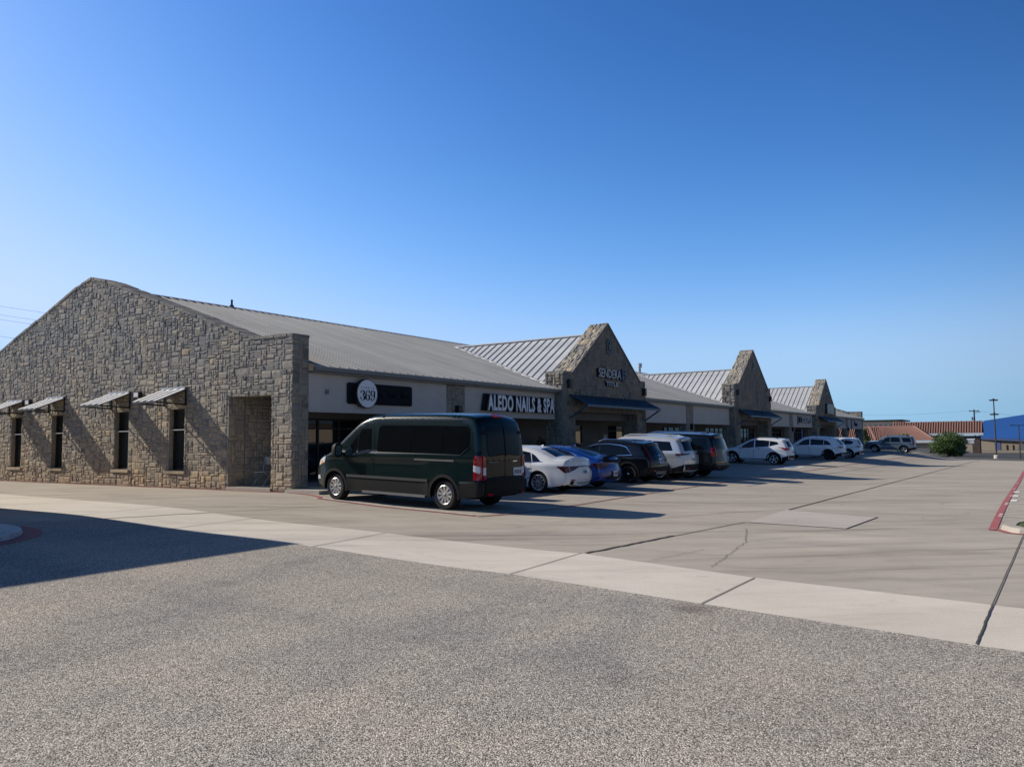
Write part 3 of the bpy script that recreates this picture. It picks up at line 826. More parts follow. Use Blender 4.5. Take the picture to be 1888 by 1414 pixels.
# window awnings on the near end wall
def window_awning(y0, y1, label):
    t = empty('window_awning', (0, (y0+y1)/2, 3.3)); tag(t, label, 'awning', 'metal awnings over the end wall windows')
    h = (y1-y0)/2; pr = 1.2
    p = MB()
    A = lambda x, y: (-x, y, .27-.50*x/pr)
    p.quad(A(.04, -h), A(pr, -h), A(pr, h), A(.04, h))
    p.quad(tuple(Vector(A(.04, h))-Vector((0, 0, .02))), tuple(Vector(A(pr, h))-Vector((0, 0, .02))), tuple(Vector(A(pr, -h))-Vector((0, 0, .02))), tuple(Vector(A(.04, -h))-Vector((0, 0, .02))))
    p.box(-pr-.012, -h, -.285, -pr, h, -.22)
    pn = p.build('panel', m_awnpanel, t)
    rb = MB(); nr = 3
    for q in range(nr+1):
        yy = -h+.10+q*(2*h-.20)/nr
        rb.bar(tuple(Vector(A(.04, yy))+Vector((0, 0, .022))), tuple(Vector(A(pr+.015, yy))+Vector((0, 0, .02))), .20, .035)
    rb.build('rib', m_rib, pn)
    fl = MB(); fl.box(-.12, -h, .25, -.02, h, .34); fl.build('flashing', m_galv, t)
    br = MB()
    for s_ in (-1, 1):
        br.bar((-.03, s_*(h-.06), -.30), (-pr+.03, s_*(h-.06), -.26), .05, .05); br.bar((-.03, s_*(h-.06), -.34), (-.03, s_*(h-.06), .25), .05, .05)
    br.bar((-pr+.02, -h, -.265), (-pr+.02, h, -.265), .05)
    br.build('bracket', m_black, t)
    return t
window_awning(5.62, 7.06, 'ribbed metal awning over the end wall window nearest the stone doorway')
window_awning(9.22, 10.68, 'ribbed metal awning over the second end wall window from the doorway')
window_awning(14.15, 15.6, 'ribbed metal awning over the third end wall window from the doorway')
window_awning(17.75, 19.2, 'ribbed metal awning cut by the left edge of the photo')

# canopies over the gable openings
def canopy(Xa, Xb, zt, label):
    t = empty('entrance_canopy', ((Xa+Xb)/2, -.5, zt)); tag(t, label, 'canopy', 'blue metal canopies on the gables')
    h = (Xb-Xa)/2; pr = 1.05; dz = .55
    p = MB(); A = lambda x, y: (x, -y, -dz*y/pr)
    p.quad(A(-h, .03), A(-h, pr), A(h, pr), A(h, .03)); p.box(-h, -pr-.012, -dz-.10, h, -pr, -dz+.02)
    q = -h+.05
    while q < h:
        p.bar(tuple(Vector(A(q, .03))+Vector((0, 0, .025))), tuple(Vector(A(q, pr))+Vector((0, 0, .025))), .035, .05); q += .45
    p.build('panel', m_awnblue, t)
    for s_ in (-1, 1):
        b = MB(); b.bar((s_*(h-.04), -.03, -1.2), (s_*(h-.04), -pr+.05, -dz-.05), .07); b.build('brace', m_awnblue, t)
    return t
canopy(17.1, 26.3, 3.85, 'wide blue metal canopy over the nearest gable opening')
canopy(44.3, 53.75, 3.85, 'blue metal canopy over the middle gable opening')
canopy(72.6, 82.2, 3.85, 'blue metal canopy over the farthest gable opening')

# ------------------------------------------------------------------ signs
def text_obj(name, s, mat, parent, size=1.0, extrude=.02, offset=0.0, sx=1.0, loc=(0, 0, 0), rot=(math.pi/2, 0, 0), align='CENTER', width=None):
    cu = bpy.data.curves.new('txt', 'FONT'); cu.body = s; cu.size = size; cu.extrude = extrude; cu.offset = offset
    cu.space_character = 1.12 if 'ALEDO' in s else 1.0; cu.align_x = align; cu.align_y = 'CENTER'; cu.resolution_u = 4
    o = bpy.data.objects.new('txt', cu); col.objects.link(o)
    bpy.context.view_layer.update()
    me = bpy.data.meshes.new_from_object(o.evaluated_get(bpy.context.evaluated_depsgraph_get()))
    bpy.data.objects.remove(o)
    xs = [v.co.x for v in me.vertices]
    if width: sx = width/(max(xs)-min(xs))
    cx = (max(xs)+min(xs))/2 if align == 'CENTER' else 0
    ys = [v.co.y for v in me.vertices]; cy = (max(ys)+min(ys))/2
    for v in me.vertices: v.co.x = (v.co.x-cx)*sx; v.co.y -= cy
    me.materials.clear(); me.materials.append(mat); me.name = name
    r_ = bpy.data.objects.new(name, me); col.objects.link(r_)
    r_.location = loc; r_.rotation_euler = rot
    if parent: r_.parent = parent
    return r_
def disc(mb, cx, cz, rx, rz, y0, y1, n=48): prism(mb, [(cx+rx*math.cos(2*math.pi*i/n), cz+rz*math.sin(2*math.pi*i/n)) for i in range(n)], y0, y1)

# round 369 sign with dark plank
t = empty('shop_sign', (3.9, -.02, 3.27)); tag(t, 'white round sign reading 369 on a long dark plank panel', 'shop sign')
mb = MB(); x0, x1, z0, z1, r_ = -1.55, 1.78, -.37, .37, .08
pl = []
for (cx, cz, a0) in ((x1-r_, z1-r_, 0), (x0+r_, z1-r_, 90), (x0+r_, z0+r_, 180), (x1-r_, z0+r_, 270)):
    for q in range(5):
        a = R(a0+q*22.5); pl.append((cx+r_*math.cos(a), cz+r_*math.sin(a)))
prism(mb, pl, -.07, 0); pk = mb.build('plank_panel', m_plank, t)
mb = MB(); disc(mb, -.78, 0, .52, .52, -.22, -.07); mb.build('disc_rim', m_signblack, t)
mb = MB(); disc(mb, -.78, 0, .485, .485, -.235, -.22); dsc = mb.build('disc_face', m_white, t)
def stroke(mb, pts, wid, y0, y1):
    L = []; Rr = []
    for i, p in enumerate(pts):
        a = pts[max(0, i-1)]; b = pts[min(len(pts)-1, i+1)]
        d = Vector((b[0]-a[0], b[1]-a[1])); d.normalize(); nx, nz = -d[1]*wid[i]/2, d[0]*wid[i]/2
        L.append((p[0]+nx, p[1]+nz)); Rr.append((p[0]-nx, p[1]-nz))
    for i in range(len(pts)-1):
        q = [L[i], L[i+1], Rr[i+1], Rr[i]]
        mb.add([(x, y0, z) for x, z in q]+[(x, y1, z) for x, z in q], [(0, 1, 2, 3), (3, 2, 1, 0), (0, 1, 5, 4), (2, 3, 7, 6)])
def arcp(cx, cz, rx, rz, a0, a1, n=18): return [(cx+rx*math.cos(R(a0+(a1-a0)*i/n)), cz+rz*math.sin(R(a0+(a1-a0)*i/n))) for i in range(n+1)]
def thickarc(pts, cx, lo, hi): 
    mx = max(abs(p[0]-cx) for p in pts) + 1e-6
    return [lo+(hi-lo)*(abs(p[0]-cx)/mx)**1.6 for p in pts]
sl_ = MB()      # faint hand lettering on the plank, too dim to read: three looping words between two dots
for xa, n_ in ((-.12, 3), (.42, 5), (1.14, 5)):
    p_ = [(xa, -.10)]
    for q in range(n_): p_ += [(xa+.03+q*.10, .14 if q == 0 else .04), (xa+.07+q*.10, -.09)]
    stroke(sl_, p_, [.022]*len(p_), -.078, -.07)
for xa in (.30, 1.03): disc(sl_, xa, -.02, .022, .022, -.078, -.07, 12)
sl_.build('script_lettering', m_signfaint, pk)
dg = MB(); y0, y1 = -.245, -.235; zc = -.06
for k, ch in enumerate('369'):
    cx = -.78+(-.255, .0, .255)[k]
    if ch == '3':
        for (cz, rx, rz, a0, a1) in ((zc+.088, .085, .083, 160, -90), (zc-.085, .10, .09, 90, -165)):
            p = arcp(cx, cz, rx, rz, a0, a1); w_ = [.014+.052*max(0, (q[0]-cx)/rx)**1.5 for q in p]; stroke(dg, p, w_, y0, y1)
        disc(dg, cx-.07, zc+.105, .03, .03, y0, y1, 14); disc(dg, cx-.078, zc-.095, .032, .032, y0, y1, 14)
    else:
        sgn = 1 if ch == '6' else -1
        p = arcp(cx, zc-sgn*.075, .088, .10, 0, 360, 28); w_ = [.014+.048*(abs(q[0]-cx)/.088)**1.6 for q in p]; stroke(dg, p, w_, y0, y1)
        if ch == '6': p = arcp(cx+.03, zc+.0, .125, .175, 60, 180, 14)
        else: p = arcp(cx-.03, zc+.0, .125, .175, 240, 360, 14)
        w_ = [.014+.05*(abs(q[0]-cx)/.13)**1.5 for q in p]; stroke(dg, p, w_, y0, y1)
        disc(dg, cx+sgn*.075, zc+sgn*.115, .029, .029, y0, y1, 14)
dg.build('number', m_signblack, dsc)
for k, ch in enumerate('STUDIO'):
    text_obj('small_letter', ch, m_navy, dsc, .075, .003, .002, 1, (-.78+(k-2.5)*.115, -.239, .205))
# channel letter sign
t = empty('channel_letter_sign', (13.28, -.02, 3.22)); tag(t, 'white channel letter sign ALEDO NAILS & SPA with black returns', 'shop sign')
x = None
s = 'ALEDO NAILS & SPA'
text_obj('letter_returns', s, m_signblack, t, .92, .07, .055, 1, (-.2, -.08, .02), width=5.75)
text_obj('letter_returns', s, m_signblack, t, .92, .07, .055, 1, (-.12, -.20, 0), width=5.72)
text_obj('letter_faces', s, m_white, t, .92, .006, .030, 1, (-.10, -.285, 0), width=5.6)
# gable sign SENDERA TITLE
t = empty('gable_sign', (21.75, -.53, 5.15)); tag(t, 'pale gable sign SENDERA TITLE with small navy flag emblem', 'shop sign')
text_obj('letter_returns', 'SENDERA', m_signblack, t, .66, .05, .025, 1, (-.30, -.06, -.02), width=2.75)
text_obj('letter_faces', 'SENDERA', m_pale, t, .66, .006, .004, 1, (-.27, -.13, 0), width=2.7)
text_obj('letter_returns', 'TITLE', m_signblack, t, .34, .04, .02, 1, (.0, -.05, -.56), width=1.5)
text_obj('letter_faces', 'TITLE', m_pale, t, .34, .006, .003, 1, (.02, -.10, -.55), width=1.46)
mb = MB(); prism(mb, [(1.25, -.35), (1.72, -.28), (1.80, .28), (1.33, .36)], -.13, -.02); fl_ = mb.build('emblem_panel', m_navy, t)
mb = MB(); stroke(mb, [(1.70, .24), (1.44, .20), (1.36, .08), (1.62, -.02), (1.66, -.12), (1.46, -.22), (1.36, -.34)], [.05, .07, .07, .075, .075, .07, .05], -.145, -.13); mb.build('emblem_stripe', m_white, fl_)
# third fascia section: small raised letters, unreadable at this range
t = empty('letter_sign', (69.0, -.02, 3.35)); tag(t, 'small pale block letter sign on the fascia left of the farthest gable', 'shop sign')
text_obj('letter_returns', 'OXSPRO', m_signblack, t, .8, .07, .03, 1, (-.5, -.08, 0), width=5.0)
text_obj('letter_faces', 'OXSPRO', m_pale, t, .8, .006, .01, 1, (0, -.17, 0), width=4.6)
mb = MB(); mb.box(-3.5, -.06, -.5, -3.2, 0, .4); mb.build('bracket_plate', m_signblack, t)
# pale panel sign on the farthest gable
t = empty('panel_sign', (78.3, -.52, 4.75)); tag(t, 'pale rounded lightbox sign on the farthest gable', 'shop sign')
mb = MB(); prism(mb, [(-1.9, -.55), (1.7, -.62), (1.9, -.4), (1.9, .4), (1.6, .6), (-1.6, .6), (-1.9, .4)], -.22, 0); q = mb.build('cabinet', m_signblack, t)
mb = MB(); prism(mb, [(-1.6, -.5), (1.6, -.55), (1.78, -.35), (1.78, .36), (1.5, .54), (-1.5, .54), (-1.7, .36)], -.24, -.22); mb.build('face', simple('sign_cream', (.45, .46, .40), .5), q)
# last section signs
t = empty('figure_sign', (97.4, -.02, 3.25)); tag(t, 'dark figure emblem and purple script sign on the last fascia', 'shop sign')
mb = MB(); prism(mb, [(-2.9, -.65), (-2.2, -.6), (-1.9, -.1), (-1.5, .1), (-1.7, .3), (-1.2, .62), (-1.6, .66), (-2.2, .4), (-2.4, .66), (-2.9, .6)], -.08, 0); mb.build('figure', m_signblack, t)
mb = MB(); stroke(mb, [(-.6, -.2), (-.4, .35), (-.1, .3), (-.3, -.1), (.1, -.25), (.3, .05), (.5, -.2), (.8, .1), (1.0, -.2), (1.4, .05), (1.7, -.15)], [.14]*11, -.06, 0); mb.build('script', m_purple, t)
t = empty('fascia_sign', (86.8, -.02, 3.45)); tag(t, 'pale two line lettering just right of the farthest canopy', 'shop sign')
mb = MB()
for q in range(5): mb.box(-1.9+q*.8, -.07, .1, -1.35+q*.8, 0, .45); mb.box(-1.9+q*.8, -.07, -.5, -1.45+q*.8, 0, -.25)
mb.build('letter_blocks', m_pale, t)
t = empty('open_sign', (72.9, -.56, 2.75)); tag(t, 'small green sign on left pier of the farthest gable', 'sign')
mb = MB(); prism(mb, [(-.4, -.12), (.6, -.12), (.6, .12), (-.4, .12)], -.05, 0); mb.build('plate', m_green, t)
t = empty('notice_plate', (28.3, 3.17, 1.55)); tag(t, 'small pale notice plate on porch wall right of the nearest gable', 'sign')
mb = MB(); mb.box(-.28, -.02, -.32, .28, 0, .32); mb.build('plate', m_pale, t)
# fascia speaker spot
t = empty('hose_bib', (1.42, -.01, 3.28)); tag(t, 'tiny grey fixture on the fascia left of the round sign', 'fixture')
mb = MB(); mb.box(-.045, -.08, -.09, .045, 0, .06); mb.build('body', m_gutter, t)

# folding chair in the doorway
t = empty('folding_chair', (.78, 2.35, .112), (0, 0, R(195))); tag(t, 'light grey folding chair standing in the shaded stone doorway', 'chair')
for sy in (-.22, .22):
    mb = MB(); mb.tube([(-.42, sy, 0), (.05, sy, .34), (.26, sy, .49)], .016, 6); mb.build('leg', m_chair, t)
    mb = MB(); mb.tube([(.36, sy*.92, 0), (-.05, sy*.92, .34), (-.24, sy*.92, .52), (-.36, sy*.92, .98)], .016, 6); mb.build('leg', m_chair, t)
mb = MB(); mb.box(-.22, -.21, .47, .24, .21, .495); mb.build('seat', m_chair, t)
mb = MB(); mb.box(-.385, -.2, .72, -.355, .2, .98); mb.build('backrest', m_chair, t)
# potted plant by the second shop door
def leaf_cloud(mb, c, rx, ry, rz, n, size, seed, hollow=.35, lumps=7):
    r = random.Random(seed); cs = []
    for k in range(lumps):
        a = r.uniform(0, 6.28); e = r.uniform(-.75, .95); cs.append((c[0]+rx*.55*math.cos(a)*(1-abs(e)*.4), c[1]+ry*.55*math.sin(a)*(1-abs(e)*.4), c[2]+rz*.55*e, r.uniform(.24, .6)))
    for k in range(n):
        l = r.choice(cs); a = r.uniform(0, 6.28); ct = r.uniform(-1, 1); st_ = math.sqrt(1-ct*ct); q = r.uniform(hollow, 1)**.6*l[3]
        p = Vector((l[0]+rx*q*st_*math.cos(a), l[1]+ry*q*st_*math.sin(a), l[2]+rz*q*ct))
        d = Vector((r.uniform(-1, 1), r.uniform(-1, 1), r.uniform(-.6, 1))).normalized(); e = d.cross(Vector((r.uniform(-1, 1), r.uniform(-1, 1), r.uniform(-1, 1)))).normalized()
        s_ = size*r.uniform(.6, 1.3)
        mb.add([p-d*s_, p+e*s_*.42, p+d*s_, p-e*s_*.42], [(0, 1, 2, 3)], r.random(), 0 if r.random() < .6 else 1)
t = empty('potted_plant', (19.3, 2.4, .06)); tag(t, 'dry tan potted plant standing beside the shop door behind the white sedan', 'plant')
mb = MB(); mb.lathe([(.0, 0), (.16, 0), (.22, .42), (.19, .42), (.0, .40)], 16, 'z'); mb.build('pot', m_tanwall, t, smooth=True, angle=40)
mb = MB(); leaf_cloud(mb, (0, 0, 1.0), .42, .42, .75, 700, .09, 5); m_dryleaf = simple('dry_leaf', (.22, .16, .09), .8, var=.4); mb.build('foliage', [m_dryleaf, m_dryleaf], t)
t = empty('potted_shrub', (2.3, 2.5, .115)); tag(t, 'dim potted shrub in the porch left of the van nose', 'plant')
mb = MB(); mb.lathe([(.0, 0), (.2, 0), (.26, .45), (.22, .45), (.0, .42)], 16, 'z'); mb.build('pot', m_plastic, t, smooth=True, angle=40)
mb = MB(); leaf_cloud(mb, (0, 0, .85), .38, .38, .5, 500, .08, 6); mb.build('foliage', [m_leaf, m_leaf2], t)
# ------------------------------------------------------------------ vehicles
def catmull(P, n=5):
    out = []
    for i in range(len(P)-1):
        p0 = P[max(i-1, 0)]; p1 = P[i]; p2 = P[i+1]; p3 = P[min(i+2, len(P)-1)]
        # limit tangents so tight corners stay put
        for k in range(n):
            t = k/n
            q = []
            for j in (0, 1):
                m1 = (p2[j]-p0[j])*.5; m2 = (p3[j]-p1[j])*.5
                d = math.dist(p1, p2)
                l1 = math.hypot(p2[0]-p0[0], p2[1]-p0[1])*.5; l2 = math.hypot(p3[0]-p1[0], p3[1]-p1[1])*.5
                m1 *= min(1, d/(l1+1e-9)); m2 *= min(1, d/(l2+1e-9))
                h = (2*t**3-3*t*t+1)*p1[j]+(t**3-2*t*t+t)*m1+(-2*t**3+3*t*t)*p2[j]+(t**3-t*t)*m2
                q.append(h)
            out.append(tuple(q))
    out.append(tuple(P[-1])); return out

class Car:
    def __init__(c, S, name, label, group, cat, paint_):
        c.S = S; c.p = paint_; s = S['scale']; c.s = s
        c.root = empty(name); tag(c.root, label, cat, group)
        c.sil = catmull(S['sil'], 6); c.P = np.array(c.sil)
        c.L = c.P[:, 0].max(); c.H = c.P[:, 1].max()
        c.itop = int(np.argmax(c.P[:, 1]))
        d = np.gradient(c.P, axis=0); d /= np.linalg.norm(d, axis=1)[:, None]+1e-9
        c.N = np.stack([-d[:, 1], d[:, 0]], 1)           # outward (path runs rear-bottom -> roof -> front-bottom)
        c.hs = c.hw(c.P[:, 0], c.P[:, 1])
        c.body()
    # --- surface functions (metres, x from rear bumper)
    def dist(c, x, z):
        x = np.asarray(x, float); z = np.asarray(z, float); dm = np.full(x.shape, 1e9)
        for i in range(len(c.P)-1):
            ax, az = c.P[i]; bx, bz = c.P[i+1]; dx, dz = bx-ax, bz-az; l2 = dx*dx+dz*dz+1e-12
            t = np.clip(((x-ax)*dx+(z-az)*dz)/l2, 0, 1); dm = np.minimum(dm, np.hypot(x-ax-t*dx, z-az-t*dz))
        return dm
    def hw(c, x, z):
        S = c.S; x = np.asarray(x, float); z = np.asarray(z, float)
        bz = S['belt'][0]+(S['belt'][1]-S['belt'][0])*np.clip(x/c.L, 0, 1)
        w = np.full(x.shape, S['W']/2)
        t = np.clip((z-bz)/(c.H-bz), 0, 1); w -= S['tumble']*t**1.2
        w -= .018*np.clip((z-bz+.02)/.05, 0, 1)
        low = np.clip((bz-z)/bz, 0, 1); w -= .05*np.clip((low-.45)/.5, 0, 1)**1.5
        w += .012*np.exp(-((z-bz+.10)/.07)**2)
        w -= .020*np.exp(-((z-bz+.30)/.14)**2)*np.clip(np.minimum((x-S['xr']-.5)/.3, (S['xf']-.5-x)/.3), 0, 1)
        for xa in (S['xr'], S['xf']):
            r = np.hypot(x-xa, z-S['tr']); w += .022*np.exp(-((r-S['ra']-.02)/.16)**2)
        rt = np.clip((S['xr']-.1-x)/S['xr'], 0, 1); w -= S.get('rtap', .10)*rt**2.2
        ft = np.clip((x-S['xf']-.05)/(c.L-S['xf']), 0, 1); w -= S.get('ftap', .22)*ft**2.2
        d = c.dist(x, z); r = S.get('round', .13)
        q = np.clip(d/r, 0, 1); w -= r*.9*(1-np.sqrt(np.clip(1-(1-q)**2, 0, 1)))
        return w
    def side(c, pts, off, sgn):
        x = np.array([p[0] for p in pts]); z = np.array([p[1] for p in pts]); e = .02
        y = c.hw(x, z); gx = (c.hw(x+e, z)-c.hw(x-e, z))/(2*e); gz = (c.hw(x, z+e)-c.hw(x, z-e))/(2*e)
        n = np.stack([-gx, np.ones_like(y), -gz], 1); n /= np.linalg.norm(n, axis=1)[:, None]
        q = np.stack([x, y, z], 1)+n*off; q[:, 1] *= sgn
        return [tuple(v*c.s) for v in q]
    def strip_pt(c, s, y, off=0.0):
        """point on the centre strip: s = silhouette parameter (index), y in metres"""
        i = int(min(max(s, 0), len(c.P)-1.001)); t = s-i
        p = c.P[i]*(1-t)+c.P[i+1]*t; n = c.N[i]*(1-t)+c.N[i+1]*t
        n = n/(np.linalg.norm(n)+1e-9)
        h = float(c.hs[i]*(1-t)+c.hs[i+1]*t)
        b = .05*abs(n[1])+c.S.get('bow', .10)*abs(n[0]); v = max(-1, min(1, y/h))
        q = p+n*(b*(1-v*v)+off)
        return (q[0]*c.s, y*c.s, q[1]*c.s)
    def s_of_z(c, z, end):
        if end == 'rear': a = np.arange(0, c.itop+1)
        else: a = np.arange(len(c.P)-1, c.itop-1, -1)
        zz = c.P[a, 1]
        for k in range(len(a)-1):
            if zz[k] <= z <= zz[k+1]:
                t = (z-zz[k])/(zz[k+1]-zz[k]+1e-9); return a[k]+(a[k+1]-a[k])*t
        return float(a[-1])
    def body(c):
        S = c.S; sil = c.sil; ra = S['ra']; tr = S['tr']; zs = S['sill']
        bot = []
        a0 = math.asin(max(-1, min(1, (zs-tr)/ra)))
        for xa in (S['xf'], S['xr']):
            bot += [(xa+ra*math.cos(a), tr+ra*math.sin(a)) for a in [a0+(math.pi-2*a0)*i/18 for i in range(19)]]
        outer = list(sil)+bot
        extra = []
        for i in range(0, len(sil)-1):
            for o in (.02, .05, .09):
                q = ((sil[i][0]+sil[i+1][0])/2-c.N[i][0]*o, (sil[i][1]+sil[i+1][1])/2-c.N[i][1]*o); extra.append(q)
        ex = np.array(extra); k = pip(ex[:, 0], ex[:, 1], outer); extra = [tuple(e) for e in ex[k]]
        V, F = tri_fill(outer, (), S.get('grid', .07), extra, .5)
        mb = MB(); NN = []
        x = np.array([p[0] for p in V]); z = np.array([p[1] for p in V]); e = .006
        gx = (c.hw(x+e, z)-c.hw(x-e, z))/(2*e); gz = (c.hw(x, z+e)-c.hw(x, z-e))/(2*e)
        n3 = np.stack([-gx, np.ones_like(gx), -gz], 1)
        dd = c.dist(x, z)
        for k in np.where(dd < .004)[0]:
            q = int(np.argmin((c.P[:, 0]-x[k])**2+(c.P[:, 1]-z[k])**2)); n3[k] = (c.N[q][0], .06, c.N[q][1])
        n3 /= np.linalg.norm(n3, axis=1)[:, None]
        mb.add(c.side(V, 0, 1), [f[::-1] for f in F]); NN += [tuple(q) for q in n3]
        mb.add(c.side(V, 0, -1), F); NN += [(q[0], -q[1], q[2]) for q in n3]
        nv = 11; rows = []
        for i in range(len(sil)):
            h = float(c.hs[i]); b = .05*abs(c.N[i][1])+S.get('bow', .10)*abs(c.N[i][0])
            rows.append([c.strip_pt(i, h*(-1+2*k/(nv-1))) for k in range(nv)])
            for k in range(nv):
                v = -1+2*k/(nv-1); q = Vector((c.N[i][0], 2*b*v/h, c.N[i][1])).normalized(); NN.append(tuple(q))
        mb.add([p for r in rows for p in r], [(i*nv+k, (i+1)*nv+k, (i+1)*nv+k+1, i*nv+k+1) for i in range(len(rows)-1) for k in range(nv-1)])
        for sgn in (1, -1):
            bp = c.side(bot, 0, sgn)
            for p, q in zip(bp[:-1], bp[1:]):
                mb.quad(p, q, (q[0], q[1]-.06*sgn, q[2]), (p[0], p[1]-.06*sgn, p[2])); NN += [(0, 0, -1)]*4
        c.b = mb.build('body', [c.p], c.root, smooth=True, normals=NN)
        un = MB(); w = S['W']/2-.14
        un.box(.25*c.s, -w*c.s, (zs+.02)*c.s, (c.L-.25)*c.s, w*c.s, (zs+.10)*c.s)
        for xa in (S['xr'], S['xf']):
            n = 14
            for sgn in (1, -1):
                yo, yi = (S['W']/2-.05)*sgn, (S['W']/2-.42)*sgn
                A = [(xa+(ra+.015)*math.cos(math.pi*i/n), tr+(ra+.015)*math.sin(math.pi*i/n)) for i in range(n+1)]
                for p, q in zip(A[:-1], A[1:]): un.quad((p[0]*c.s, yo*c.s, p[1]*c.s), (q[0]*c.s, yo*c.s, q[1]*c.s), (q[0]*c.s, yi*c.s, q[1]*c.s), (p[0]*c.s, yi*c.s, p[1]*c.s))
                un.add([(p[0]*c.s, yi*c.s, p[1]*c.s) for p in A]+[((xa-ra)*c.s, yi*c.s, zs*c.s), ((xa+ra)*c.s, yi*c.s, zs*c.s)][::1], [tuple(range(n+1))+(n+1, n+2)])
        un.build('underbody', m_dark, c.root)
    def patch(c, name, poly, mat, off=.006, sides=(1, -1), parent=None, step=.10, smooth=True, curve=0, snap=False):
        if snap:
            def sx_(p):
                q = c.s_of_z(p[1], 'rear'); i = int(min(q, len(c.P)-1.001)); t = q-i
                return (c.P[i][0]*(1-t)+c.P[i+1][0]*t+.002, p[1]) if p[0] < .12+(.3 if snap == 2 else 0) else p
            poly = [sx_(p) for p in poly]; step = .04
        if curve:
            poly = catmull(list(poly)+[poly[0]], curve)[:-1]
        # densify the outline
        P = []
        for i in range(len(poly)):
            a = poly[i]; b = poly[(i+1) % len(poly)]; k = max(1, int(math.dist(a, b)/step))
            P += [(a[0]+(b[0]-a[0])*j/k, a[1]+(b[1]-a[1])*j/k) for j in range(k)]
        V, F = tri_fill(P, (), step)
        out = []
        for sgn in sides:
            mb = MB(); mb.add(c.side(V, off, sgn), F if sgn < 0 else [f[::-1] for f in F])
            # turned edge so the piece has thickness
            n = len(P); e = c.side(P, off, sgn); e2 = c.side(P, -.004, sgn)
            for i in range(n):
                mb.quad(e[i], e[(i+1) % n], e2[(i+1) % n], e2[i])
            o = mb.build(name, mat, parent or c.root, smooth=smooth, angle=40); out.append(o)
        return out
    def band(c, name, pts, w, mat, off=.008, sides=(1, -1), parent=None, closed=False):
        """thin moulding following a side polyline"""
        out = []
        if closed: pts = list(pts)+[pts[0], pts[1]]
        L = []; Rr = []
        for i, p in enumerate(pts):
            a = pts[max(0, i-1)]; b = pts[min(len(pts)-1, i+1)]; d = Vector((b[0]-a[0], b[1]-a[1]))
            if d.length < 1e-9: d = Vector((1, 0))
            d.normalize(); L.append((p[0]-d[1]*w/2, p[1]+d[0]*w/2)); Rr.append((p[0]+d[1]*w/2, p[1]-d[0]*w/2))
        for k, sgn in enumerate(sides):
            mb = MB(); a = c.side(L, off, sgn); b = c.side(Rr, off, sgn); a2 = c.side(L, 0, sgn); b2 = c.side(Rr, 0, sgn)
            for i in range(len(pts)-1):
                mb.quad(a[i], a[i+1], b[i+1], b[i]); mb.quad(a[i], a[i+1], a2[i+1], a2[i]); mb.quad(b[i], b[i+1], b2[i+1], b2[i])
            out.append(mb.build(name, mat, parent[k] if isinstance(parent, list) else (parent or c.root)))
        return out
    def rear(c, name, poly, mat, off=.008, end='rear', parent=None, step=.08, curve=0):
        """polygon in (y, z) laid on the tail (or nose)"""
        if curve: poly = catmull(list(poly)+[poly[0]], curve)[:-1]
        P = []
        def hwe(z):
            q = c.s_of_z(z, end); i = int(min(q, len(c.P)-1.001)); return float(c.hs[i])*.998
        for i in range(len(poly)):
            a = poly[i]; b = poly[(i+1) % len(poly)]; k = max(1, int(math.dist(a, b)/step))
            P += [(a[0]+(b[0]-a[0])*j/k, a[1]+(b[1]-a[1])*j/k) for j in range(k)]
        P = [(max(-hwe(p[1]), min(hwe(p[1]), p[0])), p[1]) for p in P]
        V, F = tri_fill(P, (), step)
        mb = MB(); f = lambda p, o: c.strip_pt(c.s_of_z(p[1], end), p[0], o)
        mb.add([f(p, off) for p in V], F)
        e = [f(p, off) for p in P]; e2 = [f(p, -.005) for p in P]; n = len(P)
        for i in range(n): mb.quad(e[i], e[(i+1) % n], e2[(i+1) % n], e2[i])
        return mb.build(name, mat, parent or c.root, smooth=True, angle=40, merge=.0003)
    def wheels(c, style):
        S = c.S; tr = S['tr']*c.s; tw = .24*c.s; rr = tr*style.get('rim', .66)
        for xa in (S['xr'], S['xf']):
            for sgn in (1, -1):
                w = empty('wheel', (xa*c.s, sgn*(S['W']/2-.02)*c.s-sgn*tw/2, tr)); w.parent = c.root
                mb = MB(); h = tw/2
                mb.lathe([(rr*.98, -h*.9), (tr*.90, -h), (tr*.985, -h*.82), (tr, -h*.5), (tr, h*.5), (tr*.985, h*.82), (tr*.90, h), (rr*1.0, h*.93), (rr*.96, h*.5)], 36, 'y')
                mb.build('tyre', m_tyre, w, smooth=True, angle=35)
                r = MB(); y = sgn*h
                f = lambda hh: y*hh
                prof_ = [(rr*1.01, f(.94)), (rr*.97, f(.98)), (rr*.91, f(.90)), (rr*.89, f(.45))]
                r.lathe(prof_ if sgn > 0 else prof_, 36, 'y')
                n = style['n']; sw = style.get('w', .16)*rr
                for k in range(n):
                    for da in style.get('pair', (0,)):
                        a = 2*math.pi*k/n+da+.2
                        ca, sa = math.cos(a), math.sin(a); px, pz = -sa, ca
                        tw_ = style.get('twist', 0)*rr
                        q = []
                        for (rad, ww, dep) in ((rr*.15, sw*style.get('hubw', .8), .80), (rr*.93, sw*style.get('rimw', 1.0), .90)):
                            tx = tw_ if rad > rr*.5 else 0
                            for sg in (-1, 1): q.append((ca*rad+px*(sg*ww/2+tx), f(dep), sa*rad+pz*(sg*ww/2+tx)))
                        q2 = [(p[0], p[1]-f(.22), p[2]) for p in q]
                        r.add(q+q2, [(0, 1, 3, 2), (0, 2, 6, 4), (1, 5, 7, 3), (2, 3, 7, 6), (0, 4, 5, 1)])
                r.lathe([(rr*.22, f(.72)), (rr*.22, f(.86)), (rr*.14, f(.90)), (0.001, f(.91))], 20, 'y')
                r.build('rim', style['mat'], w, smooth=True, angle=30)
